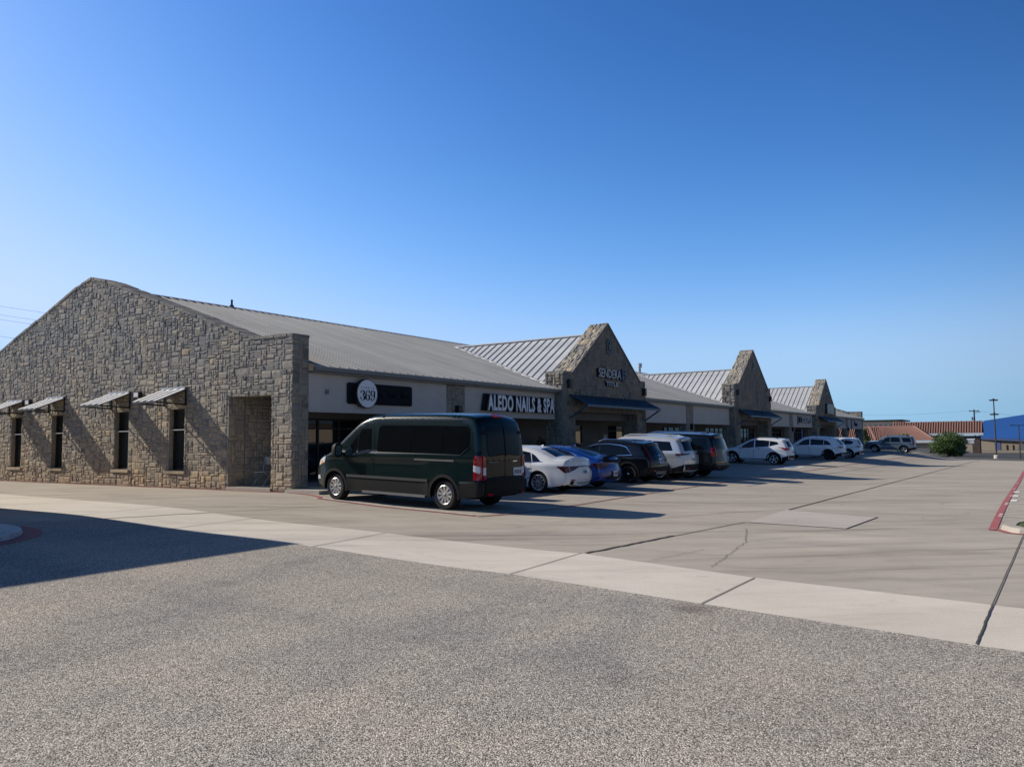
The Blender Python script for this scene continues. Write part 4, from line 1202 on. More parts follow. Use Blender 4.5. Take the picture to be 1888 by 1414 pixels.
                bk = MB(); bk.lathe([(rr*.9, f(.42)), (.001, f(.40))], 24, 'y'); bk.build('brake_disc', style.get('back', m_dark), w)
                if style.get('cap'):
                    cp = MB(); cp.lathe([(rr*.17, f(.9)), (rr*.13, f(.97)), (.001, f(.98))], 16, 'y'); cp.build('hub_cap', style['cap'], w, smooth=True)
    def glass(c, polys, mat=None, trim=None, curve=0):
        for p in polys: c.patch('window', p, mat or m_glass, .007, curve=curve)
    def doors(c, polys, hz=None):
        for k, p in enumerate(polys):
            gp = c.patch('door_gap', p, m_seam, .0015)
            q = []
            cx = sum(a[0] for a in p)/len(p); cz = sum(a[1] for a in p)/len(p)
            for a in p:
                v = Vector((cx-a[0], cz-a[1])); l = v.length; v.normalize(); q.append((a[0]+v[0]*.012, a[1]+v[1]*.012))
            d = c.patch('door', q, c.p, .003)
            for g_, dd in zip(gp, d): g_.parent = dd
            if hz:
                xh = min(a[0] for a in p)+.10
                for dd, sgn in zip(d, (1, -1)):
                    mb = MB(); a = c.side([(xh, hz-.012), (xh+.20, hz-.004), (xh+.20, hz+.022), (xh, hz+.016)], .035, sgn); b = c.side([(xh, hz-.012), (xh+.20, hz-.004), (xh+.20, hz+.022), (xh, hz+.016)], .004, sgn)
                    mb.add(a+b, [(0, 1, 2, 3), (0, 1, 5, 4), (1, 2, 6, 5), (2, 3, 7, 6), (3, 0, 4, 7)]); mb.build('door_handle', c.S.get('handle', c.p), dd)
    def mirror(c, x, z, mat, big=1.0, glassmat=None):
        for sgn in (1, -1):
            y = float(c.hw(np.array([x]), np.array([z]))[0]); s = c.s
            mb = MB(); n = 10
            c0 = Vector((x*s, sgn*(y+.14*big)*s, (z+.03)*s))
            mb.tube([(x*s, sgn*(y-.01)*s, (z-.03)*s), c0-Vector((0, sgn*.04*s, .03*s))], .025*s, 6)
            rings = [(-.055, .72), (-.05, .98), (0, 1.0), (.06, .8), (.09, .35)]
            pts_ = []
            for dx, q in rings:
                pts_.append([(c0[0]+dx*s*big, c0[1]+.105*big*q*s*math.copysign(abs(math.cos(a))**.7, math.cos(a)), c0[2]+c.S.get('mirh', .085)*big*q*s*math.copysign(abs(math.sin(a))**.7, math.sin(a))) for a in [2*math.pi*i/14 for i in range(14)]])
            vs = [p for r in pts_ for p in r]; fs = []
            for i in range(len(rings)-1):
                for k in range(14): fs.append((i*14+k, i*14+(k+1) % 14, (i+1)*14+(k+1) % 14, (i+1)*14+k))
            fs += [tuple(range(14)), tuple(4*14+k for k in range(14))]
            mb.add(vs, fs); m = mb.build('mirror', mat, c.root, smooth=True, angle=50)
            g_ = MB(); q = .62; g_.add([(c0[0]-.058*s*big, p[1], p[2]) for p in pts_[0]], [tuple(range(14))]); g_.build('mirror_glass', glassmat or m_chrome, m)
    def plate(c, y, z, w=.31, h=.155, off=.02, ink='8 17 4'):
        o = c.rear('number_plate', [(y-w/2, z-h/2), (y+w/2, z-h/2), (y+w/2, z+h/2), (y-w/2, z+h/2)], m_plate, off)
        mb = MB(); k = 0
        for q in (-.105, -.06, -.015, .04, .085):
            a = [(y+q-.014, z-.045), (y+q+.014, z-.045), (y+q+.014, z+.03), (y+q-.014, z+.03)]
            mb.add([c.strip_pt(c.s_of_z(p[1], 'rear'), p[0], off+.004) for p in a], [(0, 1, 2, 3)])
        mb.build('plate_text', m_plateink, o)
        return o
    def rails(c, x0, x1, y, mat):
        for sgn in (1, -1):
            pts = []; n = 8
            for i in range(n+1):
                x = x0+(x1-x0)*i/n
                k = np.argmin(np.abs(c.P[:, 0]-x)+np.where(c.P[:, 1] < c.H*.8, 9, 0)); z = c.P[k, 1]
                lift = .075 if 0 < i < n else .02
                pts.append((x*c.s, sgn*y*c.s, (z+lift)*c.s))
            mb = MB(); mb.tube(pts, .022*c.s, 8); mb.build('roof_rail', mat, c.root, smooth=True, angle=60)
    def fin(c, x, mat):
        k = np.argmin(np.abs(c.P[:, 0]-x)+np.where(c.P[:, 1] < c.H*.8, 9, 0)); z = c.P[k, 1]+.035
        mb = MB(); s = c.s
        mb.add([(v[0]*s, v[1]*s, v[2]*s) for v in [(x-.06, -.035, z), (x-.06, .035, z), (x+.13, .03, z), (x+.13, -.03, z), (x-.07, -.006, z+.075), (x-.07, .006, z+.075), (x-.0, .006, z+.06), (x-.0, -.006, z+.06)]], [(4, 5, 6, 7), (0, 1, 5, 4), (1, 2, 6, 5), (2, 3, 7, 6), (3, 0, 4, 7)])
        mb.build('antenna', mat, c.root)
    def windshield(c, z0, z1, y0, y1, mat=None):
        c.rear('windshield', [(-y0, z0), (y0, z0), (y1, z1), (-y1, z1)], mat or m_glass, .006, 'front', step=.12)
    def clad(c, z1=None):
        """dark cladding round the arches and along the sill"""
        S = c.S; tr = S['tr']; ra = S['ra']; a0 = math.asin(max(-1, min(1, (S['sill']-tr)/ra)))
        for xa in (S['xr'], S['xf']):
            r = ra+.03
            c.band('arch_trim', [(xa+r*math.cos(a), tr+r*math.sin(a)) for a in [a0+(math.pi-2*a0)*i/20 for i in range(21)]], .07, c.S.get('cladmat', m_plastic), .012)
        if z1:
            x0 = S['xr']+ra+.05; x1 = S['xf']-ra-.05
            c.patch('sill_trim', [(x0, S['sill']+.005), (x1, S['sill']+.005), (x1+.02, z1), (x0-.02, z1)], c.S.get('cladmat', m_plastic), .010)
    def place(c, px, py, front=None):
        """left rear wheel contact at (px, py); nose towards +Y"""
        S = c.S; yaw = front or 0.0; s = c.s
        Lx, Ly = S['xr']*s, (S['W']/2-.10)*s
        a = math.pi/2+yaw; ca, sa = math.cos(a), math.sin(a)
        wb = (S['xf']-S['xr'])*s
        z0 = zg(px, py); z1 = zg(px+ca*wb, py+sa*wb)
        c.root.rotation_euler = (0, -math.atan2(z1-z0, wb), a)
        ox = px-(ca*Lx-sa*Ly); oy = py-(sa*Lx+ca*Ly)
        c.root.location = (ox, oy, z0-S['xr']*s*(z1-z0)/wb+.002)

SC = 1.03
PARK = 'cars parked nose in along the shops'
# ---- passenger van
S = dict(scale=1.095, W=1.87, belt=(1.30, 1.25), tumble=.12, xr=1.08, xf=4.83, tr=.345, ra=.415, sill=.27, round=.12, rtap=.06, ftap=.30, bow=.04, grid=.09, handle=m_plastic, mirh=.15,
 sil=[(.03, .36), (0, .46), (0, .70), (.05, .76), (.06, 1.2), (.11, 1.7), (.19, 2.0), (.30, 2.13), (.55, 2.185), (1.370, 2.215), (2.670, 2.215), (3.470, 2.19), (3.820, 2.12), (4.120, 1.98), (4.570, 1.64), (4.990, 1.30), (5.170, 1.20), (5.490, 1.10), (5.710, .96), (5.810, .78), (5.850, .60), (5.820, .42), (5.690, .30)])
c = Car(S, 'passenger_van', 'dark green high passenger van parked nose in below the round 369 sign', None, 'van', p_green); van = c
c.doors([[(3.420, .70), (4.470, .70), (4.530, 1.16), (4.030, 1.86), (3.490, 1.90), (3.390, 1.2)]], 1.08)
c.glass([[(3.530, 1.27), (4.000, 1.19), (4.000, 1.74), (3.920, 1.84), (3.570, 1.85)], [(4.040, 1.185), (4.430, 1.155), (4.390, 1.28), (4.040, 1.71)]])
c.glass([[(2.170, 1.28), (3.270, 1.28), (3.310, 1.34), (3.310, 1.86), (3.250, 1.93), (2.170, 1.94)], [(1.170, 1.29), (2.150, 1.28), (2.150, 1.94), (1.170, 1.94)], [(.62, 1.29), (1.150, 1.29), (1.150, 1.94), (.50, 1.93), (.40, 1.88), (.38, 1.50)]])
wm = c.band('window_moulding', [(3.330, 1.265), (.60, 1.272), (.36, 1.47)], .022, p_green, .010)
c.band('window_moulding', [(3.330, 1.955), (.46, 1.955)], .016, p_green, .010)
c.band('slide_rail', [(.78, 1.14), (2.020, 1.14)], .035, m_gutter, .012)
c.band('side_moulding', [(1.570, .655), (4.370, .655)], .065, simple('moulding_grey', (.022, .024, .027), .5), .022)
c.band('side_moulding', [(.18, .655), (.60, .655)], .05, MATS['moulding_grey'], .02)
c.patch('lower_cladding', [(1.570, .29), (4.340, .29), (4.370, .61), (1.550, .61)], m_plastic, .012)
c.patch('bumper_wrap', [(.04, .38), (.62, .34), (.60, .52), (.56, .62), (.06, .70)], m_plastic, .03, snap=True)
c.band('step_bar', [(1.620, .285), (3.770, .285)], .05, m_gutter, .06)
c.S['cladmat'] = m_plastic; c.clad()
c.band('body_seam', [(2.230, .62), (2.230, 2.12)], .008, m_seam, .002); c.band('body_seam', [(3.370, .62), (3.350, 2.10)], .008, m_seam, .002)
c.band('body_crease', [(.3, .98), (3.270, .98)], .012, p_green, .008)
c.rear('rear_bumper', [(-.98, .38), (.98, .38), (.99, .70), (-.99, .70)], m_plastic, .03)
c.rear('rear_bumper_step', [(-.70, .66), (.70, .66), (.70, .72), (-.70, .72)], m_plastic, .045)
c.rear('door_gap', [(-.006, .74), (.006, .74), (.006, 2.06), (-.006, 2.06)], m_seam, .004)
for s_ in (1, -1):
    c.rear('rear_window', [(s_*.03, 1.25), (s_*.58, 1.25), (s_*.62, 1.38), (s_*.60, 1.86), (s_*.55, 1.93), (s_*.03, 1.93)], m_glass, .010)
    tl = c.rear('tail_lamp', [(s_*.70, .72), (s_*.955, .72), (s_*.955, 1.26), (s_*.74, 1.26), (s_*.70, 1.20)], m_tail, .016)
    c.rear('reverse_lens', [(s_*.698, .83), (s_*.958, .86), (s_*.958, 1.02), (s_*.698, 1.00)], m_clear, .022, parent=tl)
    c.rear('hinge', [(s_*.60, 1.76), (s_*.98, 1.76), (s_*.98, 1.83), (s_*.60, 1.83)], m_plastic, .025)
    c.rear('reflector', [(s_*.55, .40), (s_*.68, .40), (s_*.68, .44), (s_*.55, .44)], m_tail, .06)
    c.rear('headlamp', [(s_*.55, .88), (s_*.80, .95), (s_*.80, 1.12), (s_*.62, 1.06)], m_clear, .014, 'front')
tw = c.patch('tail_lamp_wrap', [(.055, .72), (.22, .72), (.22, 1.20), (.17, 1.28), (.07, 1.26)], m_tail, .012, snap=True)
for o, s_ in zip(tw, (1, -1)): c.patch('reverse_lens', [(.055, .86), (.222, .92), (.222, 1.06), (.062, 1.02)], m_clear, .017, sides=(s_,), parent=o, snap=True)
hl = c.patch('headlamp', [(5.290, .95), (5.590, .87), (5.550, 1.0), (5.350, 1.09), (5.230, 1.11)], m_clear, .012)
for o, s_ in zip(hl, (1, -1)): c.patch('indicator', [(5.330, .945), (5.470, .905), (5.470, .97), (5.370, 1.0)], m_amber, .017, sides=(s_,), parent=o)
c.patch('fog_lamp', [(5.490, .52), (5.690, .50), (5.670, .60), (5.530, .62)], m_clear, .012)
c.rear('brake_lamp', [(-.16, 2.10), (.16, 2.10), (.14, 2.15), (-.14, 2.15)], m_tail, .03)
c.rear('number_plate', [(-.70, .78), (-.34, .78), (-.34, .98), (-.70, .98)], m_plate, .014)
for q in range(4): c.rear('plate_character', [(-.65+q*.075, .83), (-.61+q*.075, .83), (-.61+q*.075, .92), (-.65+q*.075, .92)], m_plateink, .019)
for q, wd in enumerate((.03, .03, .04, .02, .03, .02, .03)): c.rear('chrome_lettering', [(.58-q*.05, 1.105), (.58-q*.05-wd, 1.105), (.58-q*.05-wd, 1.13), (.58-q*.05, 1.13)], m_gutter, .013)
c.rear('tail_emblem', [(-.30, 1.115), (-.48, 1.115), (-.48, 1.14), (-.30, 1.14)], m_chrome, .013)
c.rear('tow_hitch', [(-.62, .30), (-.42, .30), (-.42, .37), (-.62, .37)], m_plastic, .10) if False else None
c.windshield(1.33, 2.02, .84, .74)
c.mirror(4.59, 1.26, m_plastic, 1.25)
c.wheels(dict(n=10, w=.30, rimw=1.15, hubw=.55, mat=m_alloy, rim=.64, cap=m_gutter, back=m_dark))
c.place(-1.15, -7.15, -R(2.6))
# ---- white sedan
S = dict(scale=SC, W=1.85, belt=(.98, .92), tumble=.20, xr=1.08, xf=3.95, tr=.34, ra=.385, sill=.20, round=.12, ftap=.26, rtap=.16, bow=.12,
 sil=[(.10, .30), (.03, .36), (0, .50), (.01, .68), (.05, .84), (.10, 1.02), (.14, 1.085), (.30, 1.10), (.56, 1.115), (.80, 1.20), (1.15, 1.335), (1.6, 1.425), (2.1, 1.447), (2.6, 1.425), (3.0, 1.33), (3.5, 1.09), (3.72, 1.0), (4.3, .90), (4.75, .76), (4.93, .60), (4.96, .42), (4.85, .24)])
c = Car(S, 'sedan', 'pearl white sedan parked between the green van and the blue car', PARK, 'car', p_white)
c.doors([[(1.42, .30), (2.42, .27), (2.42, .93), (1.36, .96), (1.30, .72)], [(2.43, .27), (3.42, .27), (3.50, .90), (2.43, .93)]], .80)
c.glass([[(.98, 1.0), (1.30, .985), (1.40, 1.26), (1.26, 1.20)], [(1.33, .985), (2.36, .965), (2.36, 1.345), (1.95, 1.35), (1.45, 1.275)], [(2.42, .965), (3.40, .95), (3.0, 1.20), (2.72, 1.325), (2.42, 1.345)]])
c.band('window_trim', [(.92, 1.0), (1.4, .975), (3.45, .94)], .018, m_chrome, .010)
c.rear('rear_window', [(-.58, 1.135), (.58, 1.135), (.50, 1.36), (-.50, 1.36)], m_glass, .006)
for s_ in (1, -1):
    c.rear('tail_lamp', [(s_*.30, .825), (s_*.50, .76), (s_*.78, .70), (s_*.78, .885), (s_*.30, .86)], m_taildark, .010)
    c.rear('exhaust_trim', [(s_*.45, .32), (s_*.72, .34), (s_*.74, .42), (s_*.55, .44)], m_plastic, .012)
    c.rear('reflector', [(s_*.50, .455), (s_*.70, .45), (s_*.70, .475), (s_*.50, .48)], m_tail, .012)
    c.rear('headlamp', [(s_*.45, .62), (s_*.70, .64), (s_*.70, .74), (s_*.5, .70)], m_clear, .01, 'front')
c.rear('light_bar', [(-.30, .825), (.30, .825), (.30, .86), (-.30, .86)], m_taildark, .009)
c.patch('tail_lamp_wrap', [(.05, .70), (.14, .67), (.42, .88), (.09, .885)], m_taildark, .010, snap=True)
c.rear('spoiler_lip', [(-.62, .99), (.62, .99), (.60, 1.06), (-.60, 1.06)], p_white, .03)
c.rear('plate_recess', [(-.30, .60), (.30, .60), (.27, .79), (-.27, .79)], p_white, .004)
c.plate(0, .69); c.rear('emblem', [(-.05, .92), (.05, .92), (.05, .97), (-.05, .97)], m_chrome, .012)
c.rear('diffuser', [(-.42, .31), (.42, .31), (.40, .40), (-.40, .40)], m_plastic, .012)
c.windshield(1.03, 1.36, .62, .50); c.mirror(3.28, .96, p_white)
c.fin(1.5, p_white)
c.wheels(dict(n=10, w=.09, pair=(-.09, .09), rimw=.9, hubw=1.0, mat=m_alloy, rim=.72, cap=m_gutter))
c.place(5.12, -6.06)
# ---- blue sedan
S = dict(scale=SC, W=1.83, belt=(.98, .90), tumble=.20, xr=.98, xf=3.70, tr=.33, ra=.375, sill=.20, round=.12, ftap=.26, rtap=.13, bow=.12,
 sil=[(.12, .32), (.03, .36), (0, .50), (.02, .70), (.07, .88), (.05, 1.0), (.10, 1.065), (.30, 1.085), (.65, 1.17), (1.1, 1.31), (1.55, 1.40), (2.0, 1.43), (2.4, 1.41), (2.8, 1.31), (3.3, 1.06), (3.5, .98), (4.1, .87), (4.5, .74), (4.66, .58), (4.68, .40), (4.58, .24)])
c = Car(S, 'sedan', 'bright blue fastback sedan parked beside the white sedan', PARK, 'car', p_blue)
c.doors([[(1.3, .30), (2.24, .27), (2.24, .92), (1.24, .95), (1.2, .7)], [(2.25, .27), (3.2, .27), (3.27, .88), (2.25, .92)]], .80)
c.glass([[(.92, 1.03), (1.20, .99), (1.24, 1.24), (1.10, 1.18)], [(1.23, .99), (2.2, .96), (2.2, 1.33), (1.75, 1.33), (1.28, 1.25)], [(2.26, .96), (3.2, .93), (2.85, 1.17), (2.55, 1.31), (2.26, 1.33)]])
c.band('window_trim', [(3.25, .925), (1.3, .965), (.84, 1.02), (.98, 1.15), (1.3, 1.275), (1.75, 1.355)], .028, m_chrome, .010)
c.rear('rear_window', [(-.60, 1.12), (.60, 1.12), (.50, 1.37), (-.50, 1.37)], m_glass, .006)
c.rear('roof_panel', [(-.50, 1.375), (.50, 1.375), (.50, 1.424), (-.50, 1.424)], m_glass, .006)
for s_ in (1, -1):
    c.rear('tail_lamp', [(s_*.30, .86), (s_*.62, .70), (s_*.76, .74), (s_*.76, .90), (s_*.36, .92)], m_taildark, .010)
    c.rear('reflector', [(s_*.55, .43), (s_*.72, .43), (s_*.72, .455), (s_*.55, .455)], m_tail, .012)
    c.rear('headlamp', [(s_*.45, .60), (s_*.68, .62), (s_*.68, .72), (s_*.5, .68)], m_clear, .01, 'front')
c.patch('tail_lamp_wrap', [(.06, .72), (.20, .74), (.34, .92), (.10, .91)], m_taildark, .010, snap=True)
c.rear('spoiler', [(-.66, .97), (.66, .97), (.64, 1.06), (-.64, 1.06)], m_plastic, .05)
c.rear('rear_apron', [(-.70, .33), (.70, .33), (.62, .46), (.30, .50), (.26, .62), (-.26, .62), (-.30, .50), (-.62, .46)], m_plastic, .010)
c.plate(0, .55, off=.018)
c.windshield(1.01, 1.34, .62, .50); c.mirror(3.05, .95, p_blue); c.fin(1.52, p_blue)
c.wheels(dict(n=5, w=.2, mat=m_darkalloy, rim=.70))
c.place(7.55, -6.1)
# ---- crossovers and SUVs
def suv(name, label, pt, S, D, pos, cat='car', group=PARK):
    base = dict(scale=SC, ftap=.22, rtap=.10, bow=.08, round=.11, tumble=.19); base.update(S)
    c = Car(base, name, label, group, cat, pt)
    c.doors(D['doors'], D.get('hz', .98)); c.glass(D['win'], curve=0)
    if 'trim' in D: c.band('window_trim', D['trim'], D.get('trimw', .025), D.get('trimmat', m_chrome), .010)
    c.rear('rear_window', D['rw'], m_glass, .010)
    for s_ in (1, -1):
        if 'tl' in D: c.rear('tail_lamp', [(s_*a, b) for a, b in D['tl']], D.get('tlm', m_tail), .014)
        c.rear('reflector', [(s_*.50, .50), (s_*.68, .50), (s_*.68, .53), (s_*.50, .53)], m_tail, .02)
        c.rear('headlamp', [(s_*.45, D.get('hlz', .80)), (s_*.70, D.get('hlz', .80)), (s_*.70, D.get('hlz', .80)+.12), (s_*.5, D.get('hlz', .80)+.09)], m_clear, .01, 'front')
    if 'tw' in D: c.patch('tail_lamp_wrap', D['tw'], D.get('tlm', m_tail), .012, snap=D.get('snap', True))
    z0_, z1_ = D['rb'][0][1], D['rb'][2][1]; xe_ = base['xr']-base['ra']-.09
    c.patch('bumper_wrap', [(.02, z0_), (xe_, base['sill']+.02), (xe_+.01, z0_+.10), (.10, z1_)], m_plastic, .016, snap=True)
    c.rear('rear_bumper', D['rb'], m_plastic, .016)
    if D.get('skid'): c.rear('skid_plate', D['skid'], m_gutter, .022)
    if D.get('spoil'): c.rear('roof_spoiler', D['spoil'], pt, .06)
    c.plate(*D.get('plate', (0, .82)))
    c.rear('emblem', [(-.06, D.get('emz', 1.0)), (.06, D.get('emz', 1.0)), (.06, D.get('emz', 1.0)+.05), (-.06, D.get('emz', 1.0)+.05)], m_chrome, .014)
    if D.get('clad', True): c.clad(D.get('cladz', .36))
    c.windshield(*D['ws']); c.mirror(*D['mir'], pt)
    if 'rails' in D: c.rails(*D['rails'])
    if 'fin' in D: c.fin(D['fin'], pt)
    c.wheels(D['wheel']); c.place(*pos)
    return c
suv('crossover', 'black crossover with chrome window line and roof rails between blue and silver cars', p_black,
 dict(W=1.88, belt=(1.06, .98), xr=.93, xf=3.71, tr=.36, ra=.42, sill=.27, sil=[(.10, .36), (.02, .42), (0, .58), (.03, .85), (.10, 1.0), (.25, 1.25), (.40, 1.46), (.34, 1.50), (.38, 1.53), (.7, 1.575), (1.5, 1.60), (2.1, 1.59), (2.5, 1.53), (2.9, 1.35), (3.4, 1.09), (3.6, 1.03), (4.2, .95), (4.5, .80), (4.6, .62), (4.58, .42), (4.45, .28)]),
 dict(doors=[[(1.28, .40), (2.24, .37), (2.24, 1.0), (1.2, 1.04), (1.12, .82)], [(2.25, .37), (3.2, .37), (3.28, .97), (2.25, 1.0)]], hz=.93,
  win=[[(.86, 1.11), (1.24, 1.085), (1.24, 1.42), (1.12, 1.38)], [(1.28, 1.085), (2.18, 1.055), (2.18, 1.46), (1.75, 1.47), (1.28, 1.43)], [(2.26, 1.055), (3.2, 1.02), (2.9, 1.22), (2.6, 1.39), (2.26, 1.46)]],
  trim=[(3.25, 1.01), (1.3, 1.065), (.78, 1.10), (1.06, 1.395), (1.3, 1.455), (1.8, 1.50), (2.3, 1.485), (2.7, 1.38)],
  rw=[(-.58, 1.08), (.58, 1.08), (.52, 1.40), (-.52, 1.40)], tl=[(.64, .86), (.80, .84), (.80, 1.42), (.58, 1.40)], tlm=m_taildark,
  tw=[(.03, .88), (.10, .86), (.41, 1.36), (.36, 1.40)], snap=2, rb=[(-.88, .40), (.88, .40), (.88, .66), (-.88, .66)], skid=[(-.50, .42), (.50, .42), (.44, .50), (-.44, .50)], spoil=[(-.55, 1.44), (.55, 1.44), (.55, 1.49), (-.55, 1.49)],
  plate=(0, .86), emz=1.02, ws=(1.10, 1.50, .66, .56), mir=(3.0, 1.05), rails=(.75, 2.35, .62, m_chrome), wheel=dict(n=5, w=.16, pair=(-.14, .14), mat=m_darkalloy, rim=.72, cap=m_chrome)), (11.72, -6.2))
suv('suv', 'silver three row suv with black lower bumper between two black cars', p_silver,
 dict(W=1.97, belt=(1.17, 1.08), xr=1.07, xf=4.16, tr=.385, ra=.45, sill=.30, sil=[(.12, .38), (.02, .44), (0, .62), (.03, .98), (.07, 1.14), (.20, 1.45), (.33, 1.66), (.28, 1.70), (.34, 1.74), (.8, 1.785), (1.9, 1.815), (2.6, 1.80), (3.0, 1.73), (3.4, 1.52), (3.9, 1.24), (4.1, 1.17), (4.75, 1.10), (5.05, .96), (5.18, .75), (5.18, .48), (5.05, .32)]),
 dict(doors=[[(1.5, .44), (2.55, .40), (2.55, 1.12), (1.4, 1.15), (1.3, .9)], [(2.56, .40), (3.6, .40), (3.68, 1.08), (2.56, 1.12)]], hz=1.05,
  win=[[(.50, 1.24), (1.42, 1.21), (1.42, 1.62), (.66, 1.60)], [(1.47, 1.21), (2.48, 1.18), (2.48, 1.66), (1.47, 1.63)], [(2.56, 1.18), (3.6, 1.13), (3.3, 1.36), (2.95, 1.60), (2.56, 1.66)]],
  rw=[(-.70, 1.21), (.70, 1.21), (.62, 1.60), (-.62, 1.60)], tl=[(.40, 1.06), (.84, 1.06), (.84, 1.12), (.40, 1.12)], tlm=m_taildark, tw=[(.05, 1.05), (.36, 1.05), (.36, 1.12), (.07, 1.13)],
  rb=[(-.92, .40), (.92, .40), (.92, .68), (-.92, .68)], spoil=[(-.62, 1.64), (.62, 1.64), (.62, 1.69), (-.62, 1.69)], plate=(0, .88), emz=.95, ws=(1.25, 1.70, .72, .62), mir=(3.4, 1.17), rails=(.6, 2.8, .66, p_silver), fin=.62,
  wheel=dict(n=5, w=.16, pair=(-.14, .14), mat=m_alloy, rim=.70)), (14.63, -6.3))
suv('suv', 'large black suv with vertical red tail lamps and roof rails, right of the silver suv', p_navy,
 dict(W=2.05, belt=(1.22, 1.14), xr=1.20, xf=4.60, tr=.40, ra=.47, sill=.33, sil=[(.12, .40), (.02, .46), (0, .66), (.04, 1.0), (.07, 1.25), (.17, 1.62), (.26, 1.80), (.22, 1.84), (.28, 1.88), (.8, 1.915), (2.2, 1.94), (3.0, 1.925), (3.4, 1.86), (3.75, 1.64), (4.1, 1.36), (4.3, 1.27), (5.1, 1.20), (5.5, 1.08), (5.68, .85), (5.70, .55), (5.6, .38)]),
 dict(doors=[[(1.65, .48), (2.75, .44), (2.75, 1.18), (1.55, 1.2), (1.45, .95)], [(2.76, .44), (3.85, .44), (3.93, 1.14), (2.76, 1.18)]], hz=1.12,
  win=[[(.36, 1.28), (1.52, 1.26), (1.60, 1.74), (.46, 1.75)], [(1.58, 1.26), (2.68, 1.24), (2.68, 1.78), (1.66, 1.77)], [(2.76, 1.24), (3.85, 1.20), (3.6, 1.45), (3.3, 1.70), (2.76, 1.78)]], trim=[(3.9, 1.19), (1.55, 1.245), (1.68, 1.79), (3.2, 1.785)], trimw=.02,
  rw=[(-.74, 1.27), (.74, 1.27), (.68, 1.74), (-.68, 1.74)], tl=[(.72, .96), (.95, .96), (.93, 1.36), (.74, 1.36)], tw=[(.06, .96), (.20, .98), (.22, 1.34), (.09, 1.36)],
  rb=[(-.96, .42), (.96, .42), (.96, .66), (-.96, .66)], skid=[(-.9, .60), (.9, .60), (.9, .64), (-.9, .64)], spoil=[(-.66, 1.78), (.66, 1.78), (.66, 1.83), (-.66, 1.83)], plate=(0, 1.02), emz=1.14, ws=(1.36, 1.82, .76, .66), mir=(3.7, 1.25), rails=(.5, 3.2, .70, m_chrome), fin=.7,
  wheel=dict(n=6, w=.18, mat=m_alloy, rim=.70)), (17.02, -6.7))
suv('compact_suv', 'white compact suv parked alone in front of the middle gable', p_white,
 dict(W=1.84, belt=(1.10, .96), xr=.92, xf=3.61, tr=.355, ra=.42, sill=.26, sil=[(.10, .36), (.02, .42), (0, .60), (.04, .85), (.07, 1.05), (.22, 1.36), (.36, 1.56), (.30, 1.60), (.36, 1.63), (.8, 1.665), (1.5, 1.69), (2.0, 1.675), (2.45, 1.58), (2.9, 1.36), (3.4, 1.10), (3.6, 1.03), (4.1, .96), (4.4, .82), (4.51, .62), (4.5, .42), (4.4, .28)]),
 dict(doors=[[(1.28, .40), (2.2, .36), (2.2, 1.02), (1.2, 1.08), (1.1, .84)], [(2.21, .36), (3.1, .36), (3.18, .97), (2.21, 1.02)]], hz=.96,
  win=[[(.62, 1.34), (1.20, 1.19), (1.20, 1.53), (.74, 1.47)], [(1.24, 1.18), (2.12, 1.09), (2.12, 1.555), (1.7, 1.57), (1.24, 1.535)], [(2.2, 1.085), (3.2, 1.0), (2.85, 1.24), (2.5, 1.46), (2.2, 1.55)]],
  rw=[(-.62, 1.13), (.62, 1.13), (.56, 1.48), (-.56, 1.48)], tl=[(.52, 1.0), (.80, .94), (.80, 1.10), (.60, 1.11)], tw=[(.05, .96), (.20, .94), (.50, 1.10), (.70, 1.16), (.10, 1.10)],
  rb=[(-.88, .38), (.88, .38), (.88, .62), (-.88, .62)], spoil=[(-.56, 1.53), (.56, 1.53), (.56, 1.58), (-.56, 1.58)], ws=(1.10, 1.56, .66, .56), mir=(2.95, 1.04), rails=(.7, 2.1, .60, m_black),
  wheel=dict(n=5, w=.30, mat=m_alloy, rim=.74, rimw=1.0, hubw=.9)), (35.77, -5.47))
suv('suv', 'white wagon like suv with rounded tail parked before the farthest gable', p_white,
 dict(W=1.96, belt=(1.10, 1.02), xr=1.05, xf=4.0, tr=.375, ra=.44, sill=.28, sil=[(.10, .38), (.02, .44), (0, .62), (.04, .90), (.10, 1.10), (.34, 1.40), (.56, 1.60), (.54, 1.64), (.60, 1.67), (1.1, 1.73), (1.9, 1.77), (2.5, 1.75), (2.95, 1.66), (3.35, 1.44), (3.8, 1.17), (4.0, 1.11), (4.5, 1.03), (4.8, .86), (4.9, .66), (4.9, .45), (4.78, .30)]),
 dict(doors=[[(1.45, .42), (2.45, .38), (2.45, 1.06), (1.35, 1.09), (1.25, .88)], [(2.46, .38), (3.45, .38), (3.53, 1.04), (2.46, 1.06)]], hz=1.0,
  win=[[(.80, 1.19), (1.36, 1.16), (1.36, 1.56), (1.05, 1.46)], [(1.40, 1.16), (2.38, 1.14), (2.38, 1.61), (1.40, 1.57)], [(2.46, 1.14), (3.5, 1.09), (3.15, 1.34), (2.85, 1.53), (2.46, 1.61)]],
  rw=[(-.64, 1.18), (.64, 1.18), (.56, 1.54), (-.56, 1.54)], tl=[(.48, .96), (.82, .94), (.82, 1.06), (.48, 1.06)], tlm=m_taildark, tw=[(.07, .95), (.18, .95), (.42, 1.06), (.12, 1.07)],
  rb=[(-.92, .38), (.92, .38), (.92, .62), (-.92, .62)], skid=[(-.6, .38), (.6, .38), (.6, .46), (-.6, .46)], ws=(1.18, 1.64, .70, .60), mir=(3.25, 1.10), rails=(.9, 2.6, .64, m_alloy),
  wheel=dict(n=5, w=.22, mat=m_darkalloy, rim=.72)), (49.67, -6.06))
